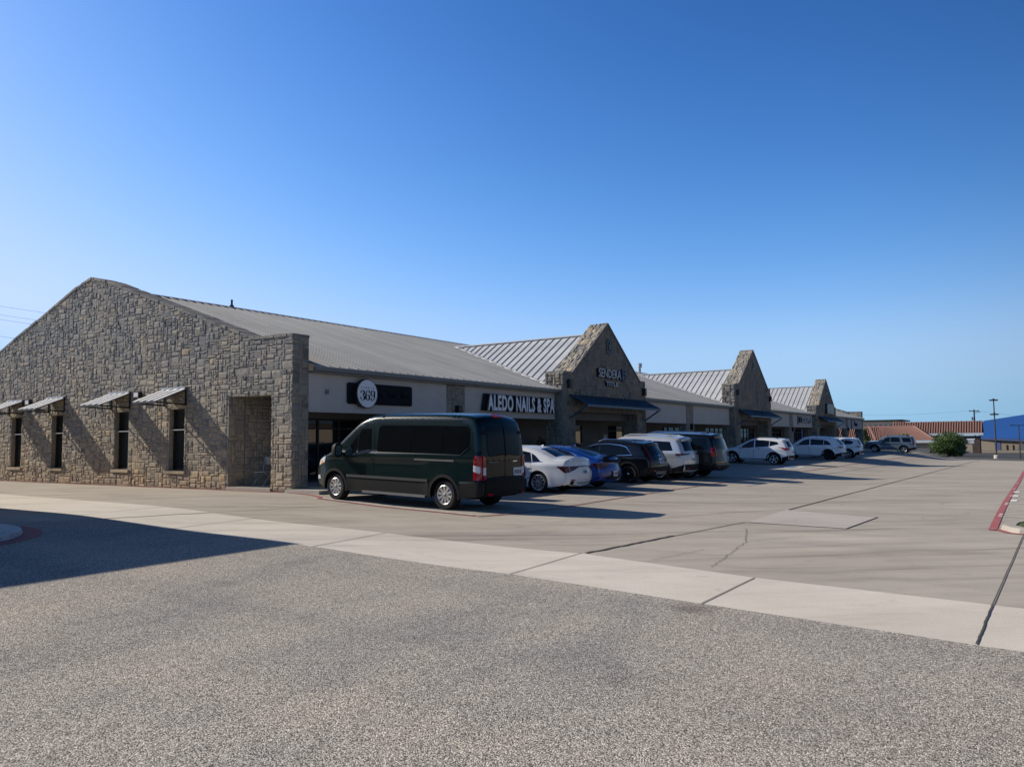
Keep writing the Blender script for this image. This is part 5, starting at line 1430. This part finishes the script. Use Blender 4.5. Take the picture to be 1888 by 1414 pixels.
suv('suv', 'small white suv with dark quarter window behind the wagon like suv', p_white,
 dict(W=1.88, belt=(1.12, 1.02), xr=.95, xf=3.71, tr=.36, ra=.425, sill=.28, sil=[(.10, .38), (.02, .44), (0, .62), (.05, .92), (.08, 1.08), (.26, 1.40), (.38, 1.58), (.33, 1.62), (.40, 1.65), (.8, 1.685), (1.6, 1.71), (2.2, 1.69), (2.6, 1.60), (3.0, 1.38), (3.5, 1.12), (3.7, 1.06), (4.3, .98), (4.65, .84), (4.77, .64), (4.77, .44), (4.65, .30)]),
 dict(doors=[[(1.3, .42), (2.3, .38), (2.3, 1.05), (1.22, 1.1), (1.1, .88)], [(2.31, .38), (3.25, .38), (3.3, 1.0), (2.31, 1.05)]], hz=1.0,
  win=[[(.55, 1.28), (.75, 1.20), (1.25, 1.17), (1.25, 1.54), (.75, 1.50), (.58, 1.42)], [(1.30, 1.17), (2.22, 1.13), (2.22, 1.57), (1.30, 1.55)], [(2.3, 1.13), (3.3, 1.06), (2.95, 1.28), (2.6, 1.50), (2.3, 1.57)]],
  rw=[(-.64, 1.16), (.64, 1.16), (.56, 1.50), (-.56, 1.50)], tl=[(.48, .96), (.82, .94), (.82, 1.06), (.48, 1.06)], tlm=m_taildark, tw=[(.07, .95), (.18, .95), (.42, 1.06), (.12, 1.07)],
  rb=[(-.90, .38), (.90, .38), (.90, .66), (-.90, .66)], skid=[(-.6, .38), (.6, .38), (.6, .46), (-.6, .46)], ws=(1.13, 1.58, .68, .58), mir=(3.05, 1.08), fin=.75,
  wheel=dict(n=5, w=.22, mat=m_alloy, rim=.72)), (55.8, -6.47))
suv('suv', 'big steel grey suv parked at the far end before the red roofed building', p_grey,
 dict(W=2.05, belt=(1.20, 1.12), xr=1.10, xf=4.17, tr=.40, ra=.47, sill=.33, sil=[(.12, .40), (.02, .46), (0, .66), (.05, 1.0), (.08, 1.22), (.20, 1.62), (.30, 1.78), (.26, 1.82), (.32, 1.86), (.8, 1.90), (2.0, 1.93), (2.7, 1.91), (3.1, 1.83), (3.4, 1.62), (3.75, 1.34), (3.95, 1.26), (4.75, 1.19), (5.15, 1.06), (5.32, .84), (5.35, .55), (5.25, .38)]),
 dict(doors=[[(1.55, .48), (2.55, .44), (2.55, 1.16), (1.45, 1.18), (1.35, .95)], [(2.56, .44), (3.5, .44), (3.6, 1.12), (2.56, 1.16)]], hz=1.1,
  win=[[(.36, 1.26), (1.15, 1.24), (1.35, 1.74), (.48, 1.74)], [(1.46, 1.24), (2.48, 1.22), (2.48, 1.77), (1.58, 1.75)], [(2.56, 1.22), (3.5, 1.18), (3.25, 1.44), (3.0, 1.68), (2.56, 1.77)]],
  rw=[(-.74, 1.27), (.74, 1.27), (.68, 1.72), (-.68, 1.72)], tl=[(.74, 1.0), (.95, 1.0), (.93, 1.3), (.74, 1.3)], tw=[(.06, 1.0), (.22, 1.0), (.24, 1.3), (.09, 1.32)],
  rb=[(-.96, .42), (.96, .42), (.96, .66), (-.96, .66)], ws=(1.34, 1.80, .76, .66), mir=(3.35, 1.23), rails=(.6, 2.9, .70, m_black),
  wheel=dict(n=6, w=.2, mat=m_alloy, rim=.70)), (85.67, -7.27))
# ------------------------------------------------------------------ far end of the street
t = empty('light_pole', (92.1, -16.4, zg(92.1, -16.4))); tag(t, 'tall dark parking lot light pole with a second fitting halfway up', 'light pole')
mb = MB(); mb.lathe([(.30, 0), (.30, .35), (.26, .40), (.001, .40)], 14, 'z'); mb.build('base', m_band, t)
mb = MB(); mb.tube([(0, 0, .3), (0, 0, 6.95)], [.085, .06], 8); mb.build('pole', m_poles, t)
for z, s_ in ((6.85, .9), (5.15, .9)):
    mb = MB(); mb.box(-.14, -.85*s_/2-.05, z, .14, .85*s_/2+.05, z+.16); mb.box(-.09, -.09, z+.12, .09, .09, z+.28); mb.build('lamp_head', m_poles, t, rot=(0, 0, R(10)))
t = empty('light_pole', (101, -18.7, -1.7)); tag(t, 'thinner two armed light pole in front of the blue building', 'light pole')
mb = MB(); mb.tube([(0, 0, 0), (0, 0, 4.45)], [.07, .055], 8); mb.build('pole', m_poles, t)
mb = MB(); mb.bar((-.5, .75, 4.45), (.5, -.75, 4.45), .07); mb.build('arm', m_poles, t)
for s_ in (-1, 1):
    mb = MB(); mb.box(-.12, -.22, 4.40, .12, .22, 4.50); mb.build('lamp_head', m_poles, t, loc=(s_*.55, -s_*.8, 0), rot=(0, 0, R(35)))

def roof_face(mb, rb, a, b, cc, d, n, lift=.05, w=.16, rows=None):
    """sloped face a-b (eave) to d-c (ridge) with ribs"""
    a, b, cc, d = map(Vector, (a, b, cc, d))
    mb.quad(a, b, cc, d)
    nn = (b-a).cross(d-a).normalized()
    if nn.z < 0: nn = -nn
    for i in range(n):
        t_ = (i+.5)/n; p = a.lerp(b, t_); q = d.lerp(cc, t_)
        rb.bar(p+nn*lift, q+nn*lift, .42*(b-a).length/n, .14, nn)
# red hip roof building
t = empty('red_roof_building', (150, 3, -1.4)); tag(t, 'low tan building with terracotta hip roof behind the far grey suv', 'building')
o = Vector((150, 3, -1.4))
def rel(*p): return tuple(Vector(p)-o)
mb = MB(); rb = MB()
e0, e1 = (147.0, -5.2), (147.0, 34)
zE, zR = .72, 3.36
roof_face(mb, rb, rel(147, -5.2, zE), rel(147, 4.7, zE), rel(150.6, 4.7, zR), rel(150.6, -1.4, zR), 34)
roof_face(mb, rb, rel(147.0, 4.7, zE), rel(147, 40, zE), rel(150.6, 40, zR), rel(150.6, 4.7, zR), 100)
roof_face(mb, rb, rel(170, -5.2, zE), rel(147, -5.2, zE), rel(150.6, -1.4, zR), rel(168, -1.4, zR), 40)
rf2 = mb.build('roof', m_terra, t); q = rb.build('roof_rib', m_terrad, rf2)
mb = MB(); mb.bar(rel(147, -5.2, zE+.08), rel(150.6, -1.4, zR+.08), .25); mb.bar(rel(147, 4.9, zE+.12), rel(150.6, 6.5, zR+.12), .28); mb.bar(rel(150.6, -1.4, zR+.08), rel(150.6, 40, zR+.08), .3); mb.build('hip_cap', simple('hip_cap_terracotta', (.38, .22, .17), .5), rf2)
mb = MB(); mb.box(*rel(146.85, -5.3, zE-.5), *rel(147.05, 40, zE+.02)); mb.box(*rel(147.06, -5.3, zE-.5), *rel(170, -5.1, zE+.02)); mb.build('eave_fascia', m_trim, t)
mb = MB(); mb.box(*rel(148.2, -4, -1.6), *rel(169, 40, .2)); mb.build('wall', m_tanwall, t)
mb = MB(); mb.box(*rel(148.0, -4.2, -1.6), *rel(148.2, 40, -.75)); mb.build('base_course', m_cream, t)
# tan parapet block behind
t = empty('parapet_building', (163, 8, -1.4)); tag(t, 'cream flat topped block with dark cap rising behind the hip roof', 'building'); o = Vector((163, 8, -1.4))
mb = MB(); mb.box(*rel(160.8, 2.5, -1.4), *rel(172, 40, 4.65)); mb.build('wall', m_cream, t)
mb = MB(); mb.box(*rel(160.3, 1.6, 4.65), *rel(172.5, 40.5, 4.95)); mb.build('roof_cap', m_black, t)
y = 3.6
while y < 18:
    mb = MB(); mb.box(*rel(160.74, y, 3.45), *rel(160.8, y+.55, 3.85)); mb.build('window', m_dark, t); y += 1.0
# gabled drive through
t = empty('drive_through_building', (149, -12, -1.45)); tag(t, 'gabled drive through with red metal roof on dark stone posts behind the bush', 'building'); o = Vector((149, -12, -1.45)); camp = Vector((-16.72, -19.53, 1.58)); t.location = camp+(o-camp)*1.035; t.scale = (1.035,)*3
mb = MB(); rb = MB()
roof_face(mb, rb, rel(146.2, -12.9, 1.98), rel(146.2, 2.0, 1.98), rel(148.6, 2.0, 4.13), rel(148.6, -12.9, 4.13), 36)
roof_face(mb, rb, rel(151.0, 2.0, 1.98), rel(151.0, -12.9, 1.98), rel(148.6, -12.9, 4.13), rel(148.6, 2.0, 4.13), 20)
rf3 = mb.build('roof', m_terra, t); rb.build('roof_rib', m_terrad, rf3)
mb = MB(); mb.box(*rel(146.05, -13.0, 1.55), *rel(146.25, 2, 1.98)); mb.build('eave_fascia', m_trim, t)
mb = MB(); mb.add([rel(146.3, -12.6, 1.75), rel(150.9, -12.6, 1.75), rel(148.6, -12.6, 4.0)], [(0, 1, 2)]); mb.box(*rel(146.3, -12.7, 1.45), *rel(150.9, -12.5, 1.75)); gb = mb.build('gable_end', m_cream, t)
mb = MB()
for a, b in ((148.2, 2.9), (148.1, 2.3)): mb.box(*rel(a-.1, -12.68, b), *rel(a+1.0, -12.62, b+.28))
mb.build('gable_emblem', m_black, gb)
mb = MB(); mb.box(*rel(146.3, -12.4, 1.3), *rel(150.8, 1.5, 1.45)); mb.build('ceiling', m_black, t)
for a, b, c_, d in ((146.4, -12.4, 147.4, -11.2), (149.6, -12.4, 150.7, -11.4), (146.5, -9.2, 147.6, -8.2)):
    mb = MB(); mb.box(*rel(a, b, -1.9), *rel(c_, d, 1.3)); mb.build('post', m_brown, t)
mb = MB(); mb.box(*rel(146.4, -11.2, -.1), *rel(147.0, -6.0, 1.3)); mb.build('header_wall', m_brown, t)
mb = MB(); mb.box(*rel(148.6, -9.8, -1.9), *rel(149.0, -8.3, .2)); mb.build('stone_panel', m_cream, t)
mb = MB(); mb.box(*rel(150.2, -8.0, -1.9), *rel(150.6, 2, 1.3)); mb.build('rear_wall', m_dark, t)
t = empty('hanging_sign', (146.2, -11.0, .6)); tag(t, 'small pale blue and white sign hung under the drive through roof', 'sign')
mb = MB(); mb.box(-.05, -.5, -.55, .02, .45, .15); mb.build('panel', m_pale, t)
mb = MB(); mb.box(-.08, -.65, .16, .02, .6, .34); mb.build('header', m_white, t)
# blue metal building
t = empty('blue_metal_building', (197, -20, -2.6)); tag(t, 'large bright blue sheet metal building at the right edge', 'building'); o = Vector((197, -20, -2.6))
mb = MB()
A = [(193.8, -9.2), (204.2, 4)]
mb.add([rel(191.0, -13, .85), rel(186.0, -21, .40), rel(180, -34, .1), rel(199.0, -32, 8.2), rel(200.5, -11.0, 4.95), rel(194.2, -10.0, 1.0)], [(0, 1, 2, 3, 4, 5)])
mb.add([rel(200.5, -11, 4.95), rel(199, -32, 8.2), rel(215, -32, 8.2), rel(215, -11, 4.95)], [(0, 1, 2, 3)])
mb.build('roof', m_blue, t)
mb = MB()
for p, q_ in (((194.2, -10.0, .80), (191, -13, .6)), ((191, -13, .6), (186, -21, .15)), ((186, -21, .15), (180, -34, -.15))): mb.bar(rel(*p), rel(*q_), .5, .42)
mb.build('eave_fascia', m_bluedk, t)
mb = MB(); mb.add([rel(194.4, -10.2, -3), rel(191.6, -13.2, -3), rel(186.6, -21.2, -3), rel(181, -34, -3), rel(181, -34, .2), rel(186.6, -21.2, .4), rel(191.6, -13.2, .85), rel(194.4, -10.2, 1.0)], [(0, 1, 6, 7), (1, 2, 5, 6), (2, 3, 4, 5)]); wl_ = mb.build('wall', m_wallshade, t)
def wall_pt(f): 
    a, b = Vector((191.6, -13.2, 0)), Vector((186.6, -21.2, 0)); p = a.lerp(b, f); return p
for f0, f1, z0, z1, nm, mt in ((.02, .16, -3, .1, 'door', m_bluedk), (.30, .335, -2.3, -.7, 'window', m_dark), (.45, .48, -2.3, -.7, 'window', m_dark), (.93, .98, -2.6, -.9, 'window', m_dark)):
    p, q_ = wall_pt(f0), wall_pt(f1); n_ = Vector((-.85, .53, 0))*.12
    mb = MB(); mb.add([rel(*(p+n_)[:2], z0), rel(*(q_+n_)[:2], z0), rel(*(q_+n_)[:2], z1), rel(*(p+n_)[:2], z1)], [(0, 1, 2, 3)]); mb.build(nm, mt, t)
p, q_ = wall_pt(.66), wall_pt(.82); n_ = Vector((-.85, .53, 0))*2.6
mb = MB(); mb.add([rel(p[0], p[1], .3), rel(q_[0], q_[1], .3), rel(q_[0], q_[1], -3), rel((p+n_)[0], (p+n_)[1], -3)], [(0, 1, 2, 3)]); mb.build('buttress', m_cream, t)
# utility pole and wires
t = empty('utility_pole', (216.4, -8.4, -2)); tag(t, 'wooden utility pole with crossarm standing behind the red gabled roof', 'utility pole')
mb = MB(); mb.tube([(0, 0, 0), (0, 0, 10.2)], [.22, .16], 8); mb.build('pole', m_wood, t)
mb = MB(); mb.bar((-.7, 1.05, 9.75), (.7, -1.05, 9.75), .16, .2); mb.bar((.1, -.2, 9.3), (.9, -1.4, 9.55), .1); mb.build('crossarm', m_wood, t)
for s_ in (-1, 1):
    mb = MB(); mb.lathe([(.06, 0), (.09, .1), (.05, .3), (.001, .3)], 8, 'z', (s_*.6, -s_*.9, 9.85)); mb.build('insulator', m_poles, t)
mb = MB(); mb.lathe([(.24, 0), (.24, .8), (.001, .85)], 10, 'z', (-.35, .45, 7.4)); mb.build('transformer', m_gutter, t)
def wire(a, b, sag, r_, label, group):
    pts = [(a[0]+(b[0]-a[0])*i/14, a[1]+(b[1]-a[1])*i/14, a[2]+(b[2]-a[2])*i/14-sag*4*(i/14)*(1-i/14)) for i in range(15)]
    mb = MB(); mb.tube(pts, r_, 4); o_ = mb.build('power_line', m_wire, None); tag(o_, label, 'power line', group)
wire((216, -7.3, 7.9), (190, 40, 9.5), 1.6, .016, 'faint power line running left from the utility pole', None)
wire((216.8, -9.5, 7.7), (300, -60, 5.5), 1.5, .016, 'faint power line running right from the utility pole', None)
GW_ = 'power lines behind the left slope of the stone wall'
for k, (z, nm) in enumerate(((17.75, 'top'), (16.75, 'second'), (16.2, 'third'), (14.25, 'lowest'))):
    wire((14.5, 94, z+3.2), (34.5, 64.7, z-2.6),   .25, .013, '%s thin power line in the sky at the far left of the stone gable' % nm, GW_)
# bushes and trees
def bush(name, x, y, z, rx, rz, n, size, seed, label, cat, trunk=True, lumps=11, ry=None):
    t = empty(name, (x, y, z)); tag(t, label, cat)
    mb = MB(); leaf_cloud(mb, (0, 0, rz*.86), rx, ry or rx, rz, n, size, seed, .2, lumps)
    r_ = random.Random(seed)
    for q in range(46):      # loose sprigs that break the outline
        a = r_.uniform(0, 6.28); e = r_.uniform(.1, 1.45); d = Vector((math.cos(a)*math.cos(e)*rx, math.sin(a)*math.cos(e)*(ry or rx), math.sin(e)*rz))
        p0 = Vector((0, 0, rz*.86))+d*.74; L = r_.uniform(.18, .42)
        for w_ in range(26):
            p = p0+d*L*(w_/26)+Vector((r_.uniform(-1, 1), r_.uniform(-1, 1), r_.uniform(-1, 1)))*.16; f1 = Vector((r_.uniform(-1, 1), r_.uniform(-1, 1), r_.uniform(-1, 1))).normalized(); f2 = f1.cross(Vector((r_.uniform(-1, 1), r_.uniform(-1, 1), 1))).normalized()
            mb.add([p-f1*size, p+f2*size*.4, p+f1*size, p-f2*size*.4], [(0, 1, 2, 3)], .5, w_ % 2)
    mb.build('crown', [m_leaf, m_leaf2], t)
    tr_ = MB()
    for q in range(5):
        a = r_.uniform(0, 6.28); tr_.tube([(0, 0, -.1), (math.cos(a)*rx*.2, math.sin(a)*rx*.2, rz*.5), (math.cos(a)*rx*.5, math.sin(a)*rx*.5, rz*1.1)], [.07, .05, .02], 6)
    tr_.build('trunk', m_bark, t)
    return t
bush('round_bush', 109.7, -10.2, -1.45, 2.6, 1.9, 20000, .10, 31, 'big round green bush beside the far drive through', 'bush', lumps=26)
bush('dark_shrub', 113.4, -10.6, -1.7, 1.6, 1.35, 6000, .12, 35, 'darker shrub right behind the big round bush', 'bush')
bush('bushy_tree', 122.5, -2.8, -1.4, 1.8, 1.75, 3500, .13, 33, 'green bushy top showing above the far grey suv roof', 'tree')
bush('small_tree', 116.4, 2.0, -1.4, .9, 2.2, 1500, .12, 37, 'sliver of green tree just past the far stone end wall', 'tree')
t = empty('opposite_building', (120, -80, -1.7)); tag(t, 'long tan building across the lot outside the frame', 'building')
mb = MB(); mb.box(-70, -8, 0, 90, 0, 6.2); mb.build('wall', m_cream, t)
mb = MB(); mb.box(-70.4, -8.4, 6.2, 90.4, .5, 6.7); mb.build('roof_edge', m_brown, t)
for k in range(16):
    mb = MB(); mb.box(-66+k*9.6, 0, .3, -60+k*9.6, .08, 3.2); mb.build('window', m_glass2, t)
# neighbouring building on the left, outside the frame, whose roof corner throws the big shadow
t = empty('neighbour_building', (-20, 20, 0)); tag(t, 'plain stucco building outside the frame whose shadow falls on the street', 'building')
hN = 5.3; tN = (hN+.2)/.645
cx, cy = -7.32-tN/3.3, -8.81+tN
mb = MB(); mb.box(-60+20, cy-20, -.6, cx+20, cy+45-20, hN-.12); mb.build('wall', m_tanwall, t)
mb = MB(); mb.box(-60.3+20, cy-.0-20, hN-.12, cx+20, cy+45.2-20, hN); mb.build('roof_edge', m_trim, t)
# ------------------------------------------------------------------ world, sun, camera
SUN = Vector((-1/3.3, 1.0, .645)).normalized()       # towards the sun
elev = math.asin(SUN.z); azim = math.atan2(SUN.x, SUN.y)
w = bpy.data.worlds.new('World'); scn.world = w; w.use_nodes = True
nt = w.node_tree; bg = nt.nodes['Background']
sky = nt.nodes.new('ShaderNodeTexSky'); sky.sky_type = 'NISHITA'; sky.sun_disc = False
sky.sun_elevation = elev; sky.sun_rotation = azim; sky.altitude = 200; sky.air_density = 1.0; sky.dust_density = .6; sky.ozone_density = 3.0
hs = nt.nodes.new('ShaderNodeHueSaturation'); hs.inputs['Saturation'].default_value = 1.1
hs.inputs['Saturation'].default_value = 1.0
gm_ = nt.nodes.new('ShaderNodeGamma'); gm_.inputs[1].default_value = 1.8
nt.links.new(sky.outputs[0], gm_.inputs[0]); nt.links.new(gm_.outputs[0], hs.inputs['Color']); hs.inputs['Value'].default_value = .48
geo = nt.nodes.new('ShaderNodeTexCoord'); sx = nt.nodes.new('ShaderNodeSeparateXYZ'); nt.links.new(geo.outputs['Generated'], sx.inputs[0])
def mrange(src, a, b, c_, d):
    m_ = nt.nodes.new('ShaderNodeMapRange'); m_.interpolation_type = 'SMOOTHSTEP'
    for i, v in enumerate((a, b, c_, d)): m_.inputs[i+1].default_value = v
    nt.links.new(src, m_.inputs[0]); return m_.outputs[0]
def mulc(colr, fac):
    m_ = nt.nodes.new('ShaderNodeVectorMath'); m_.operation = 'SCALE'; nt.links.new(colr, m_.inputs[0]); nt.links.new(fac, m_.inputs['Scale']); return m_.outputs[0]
hz_ = nt.nodes.new('ShaderNodeMix'); hz_.data_type = 'RGBA'
nt.links.new(mrange(sx.outputs[2], .0, .17, .9, 0), hz_.inputs[0]); 
sep_ = nt.nodes.new('ShaderNodeSeparateColor'); nt.links.new(hs.outputs[0], sep_.inputs[0]); cmb_ = nt.nodes.new('ShaderNodeCombineColor')
for q_, (k_, m_) in enumerate(((1.02, .60), (1.06, .78), (1.12, 1.2))):
    a_ = nt.nodes.new('ShaderNodeMath'); a_.operation = 'MULTIPLY'; a_.inputs[1].default_value = k_*.12/m_; nt.links.new(sep_.outputs[q_], a_.inputs[0])
    if q_ == 0:
        pw_ = nt.nodes.new('ShaderNodeMath'); pw_.operation = 'POWER'; pw_.inputs[1].default_value = 1.25; nt.links.new(a_.outputs[0], pw_.inputs[0])
        sc_ = nt.nodes.new('ShaderNodeMath'); sc_.operation = 'MULTIPLY'; sc_.inputs[1].default_value = 1.32; nt.links.new(pw_.outputs[0], sc_.inputs[0]); a_ = sc_
    b_ = nt.nodes.new('ShaderNodeMath'); b_.operation = 'TANH'; nt.links.new(a_.outputs[0], b_.inputs[0])
    d_ = nt.nodes.new('ShaderNodeMath'); d_.operation = 'MULTIPLY'; d_.inputs[1].default_value = m_/.12; nt.links.new(b_.outputs[0], d_.inputs[0]); nt.links.new(d_.outputs[0], cmb_.inputs[q_])
nt.links.new(cmb_.outputs[0], hz_.inputs[6]); hz_.inputs[7].default_value = (.29/.12, .58/.12, .88/.12, 1)
deep = mulc(hz_.outputs[2], mrange(sx.outputs[2], .52, .80, 1, .22))      # sky overhead dimmed to deepen the shadows
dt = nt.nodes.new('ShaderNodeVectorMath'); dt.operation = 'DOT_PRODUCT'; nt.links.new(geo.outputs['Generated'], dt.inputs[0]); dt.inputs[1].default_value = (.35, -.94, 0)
deep = mulc(deep, mrange(dt.outputs['Value'], .1, .8, 1, .38))            # sky opposite the sun dimmed too, for less fill in shadows
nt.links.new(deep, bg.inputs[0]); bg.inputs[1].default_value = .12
sl = bpy.data.lights.new('sun', 'SUN'); sl.energy = 5.0; sl.angle = R(.53); sl.color = (1, .905, .76)
so_ = bpy.data.objects.new('sun', sl); col.objects.link(so_); so_.rotation_euler = SUN.to_track_quat('Z', 'Y').to_euler()
cam = bpy.data.cameras.new('camera'); co = bpy.data.objects.new('camera', cam); col.objects.link(co)
cam.sensor_width = 36; cam.lens = 1425.4/1888*36; cam.clip_end = 9000; cam.clip_start = .05
r_ = (0.553556, -0.832738, -0.011115); u_ = (-0.054743, -0.049701, 0.997263); f_ = (0.831011, 0.551432, 0.073099)
co.matrix_world = Matrix(((r_[0], u_[0], -f_[0], -16.72), (r_[1], u_[1], -f_[1], -19.53), (r_[2], u_[2], -f_[2], 1.58), (0, 0, 0, 1)))
scn.camera = co
scn.view_settings.view_transform = 'Standard'; scn.view_settings.look = 'None'; scn.view_settings.exposure = 0; scn.view_settings.gamma = 1
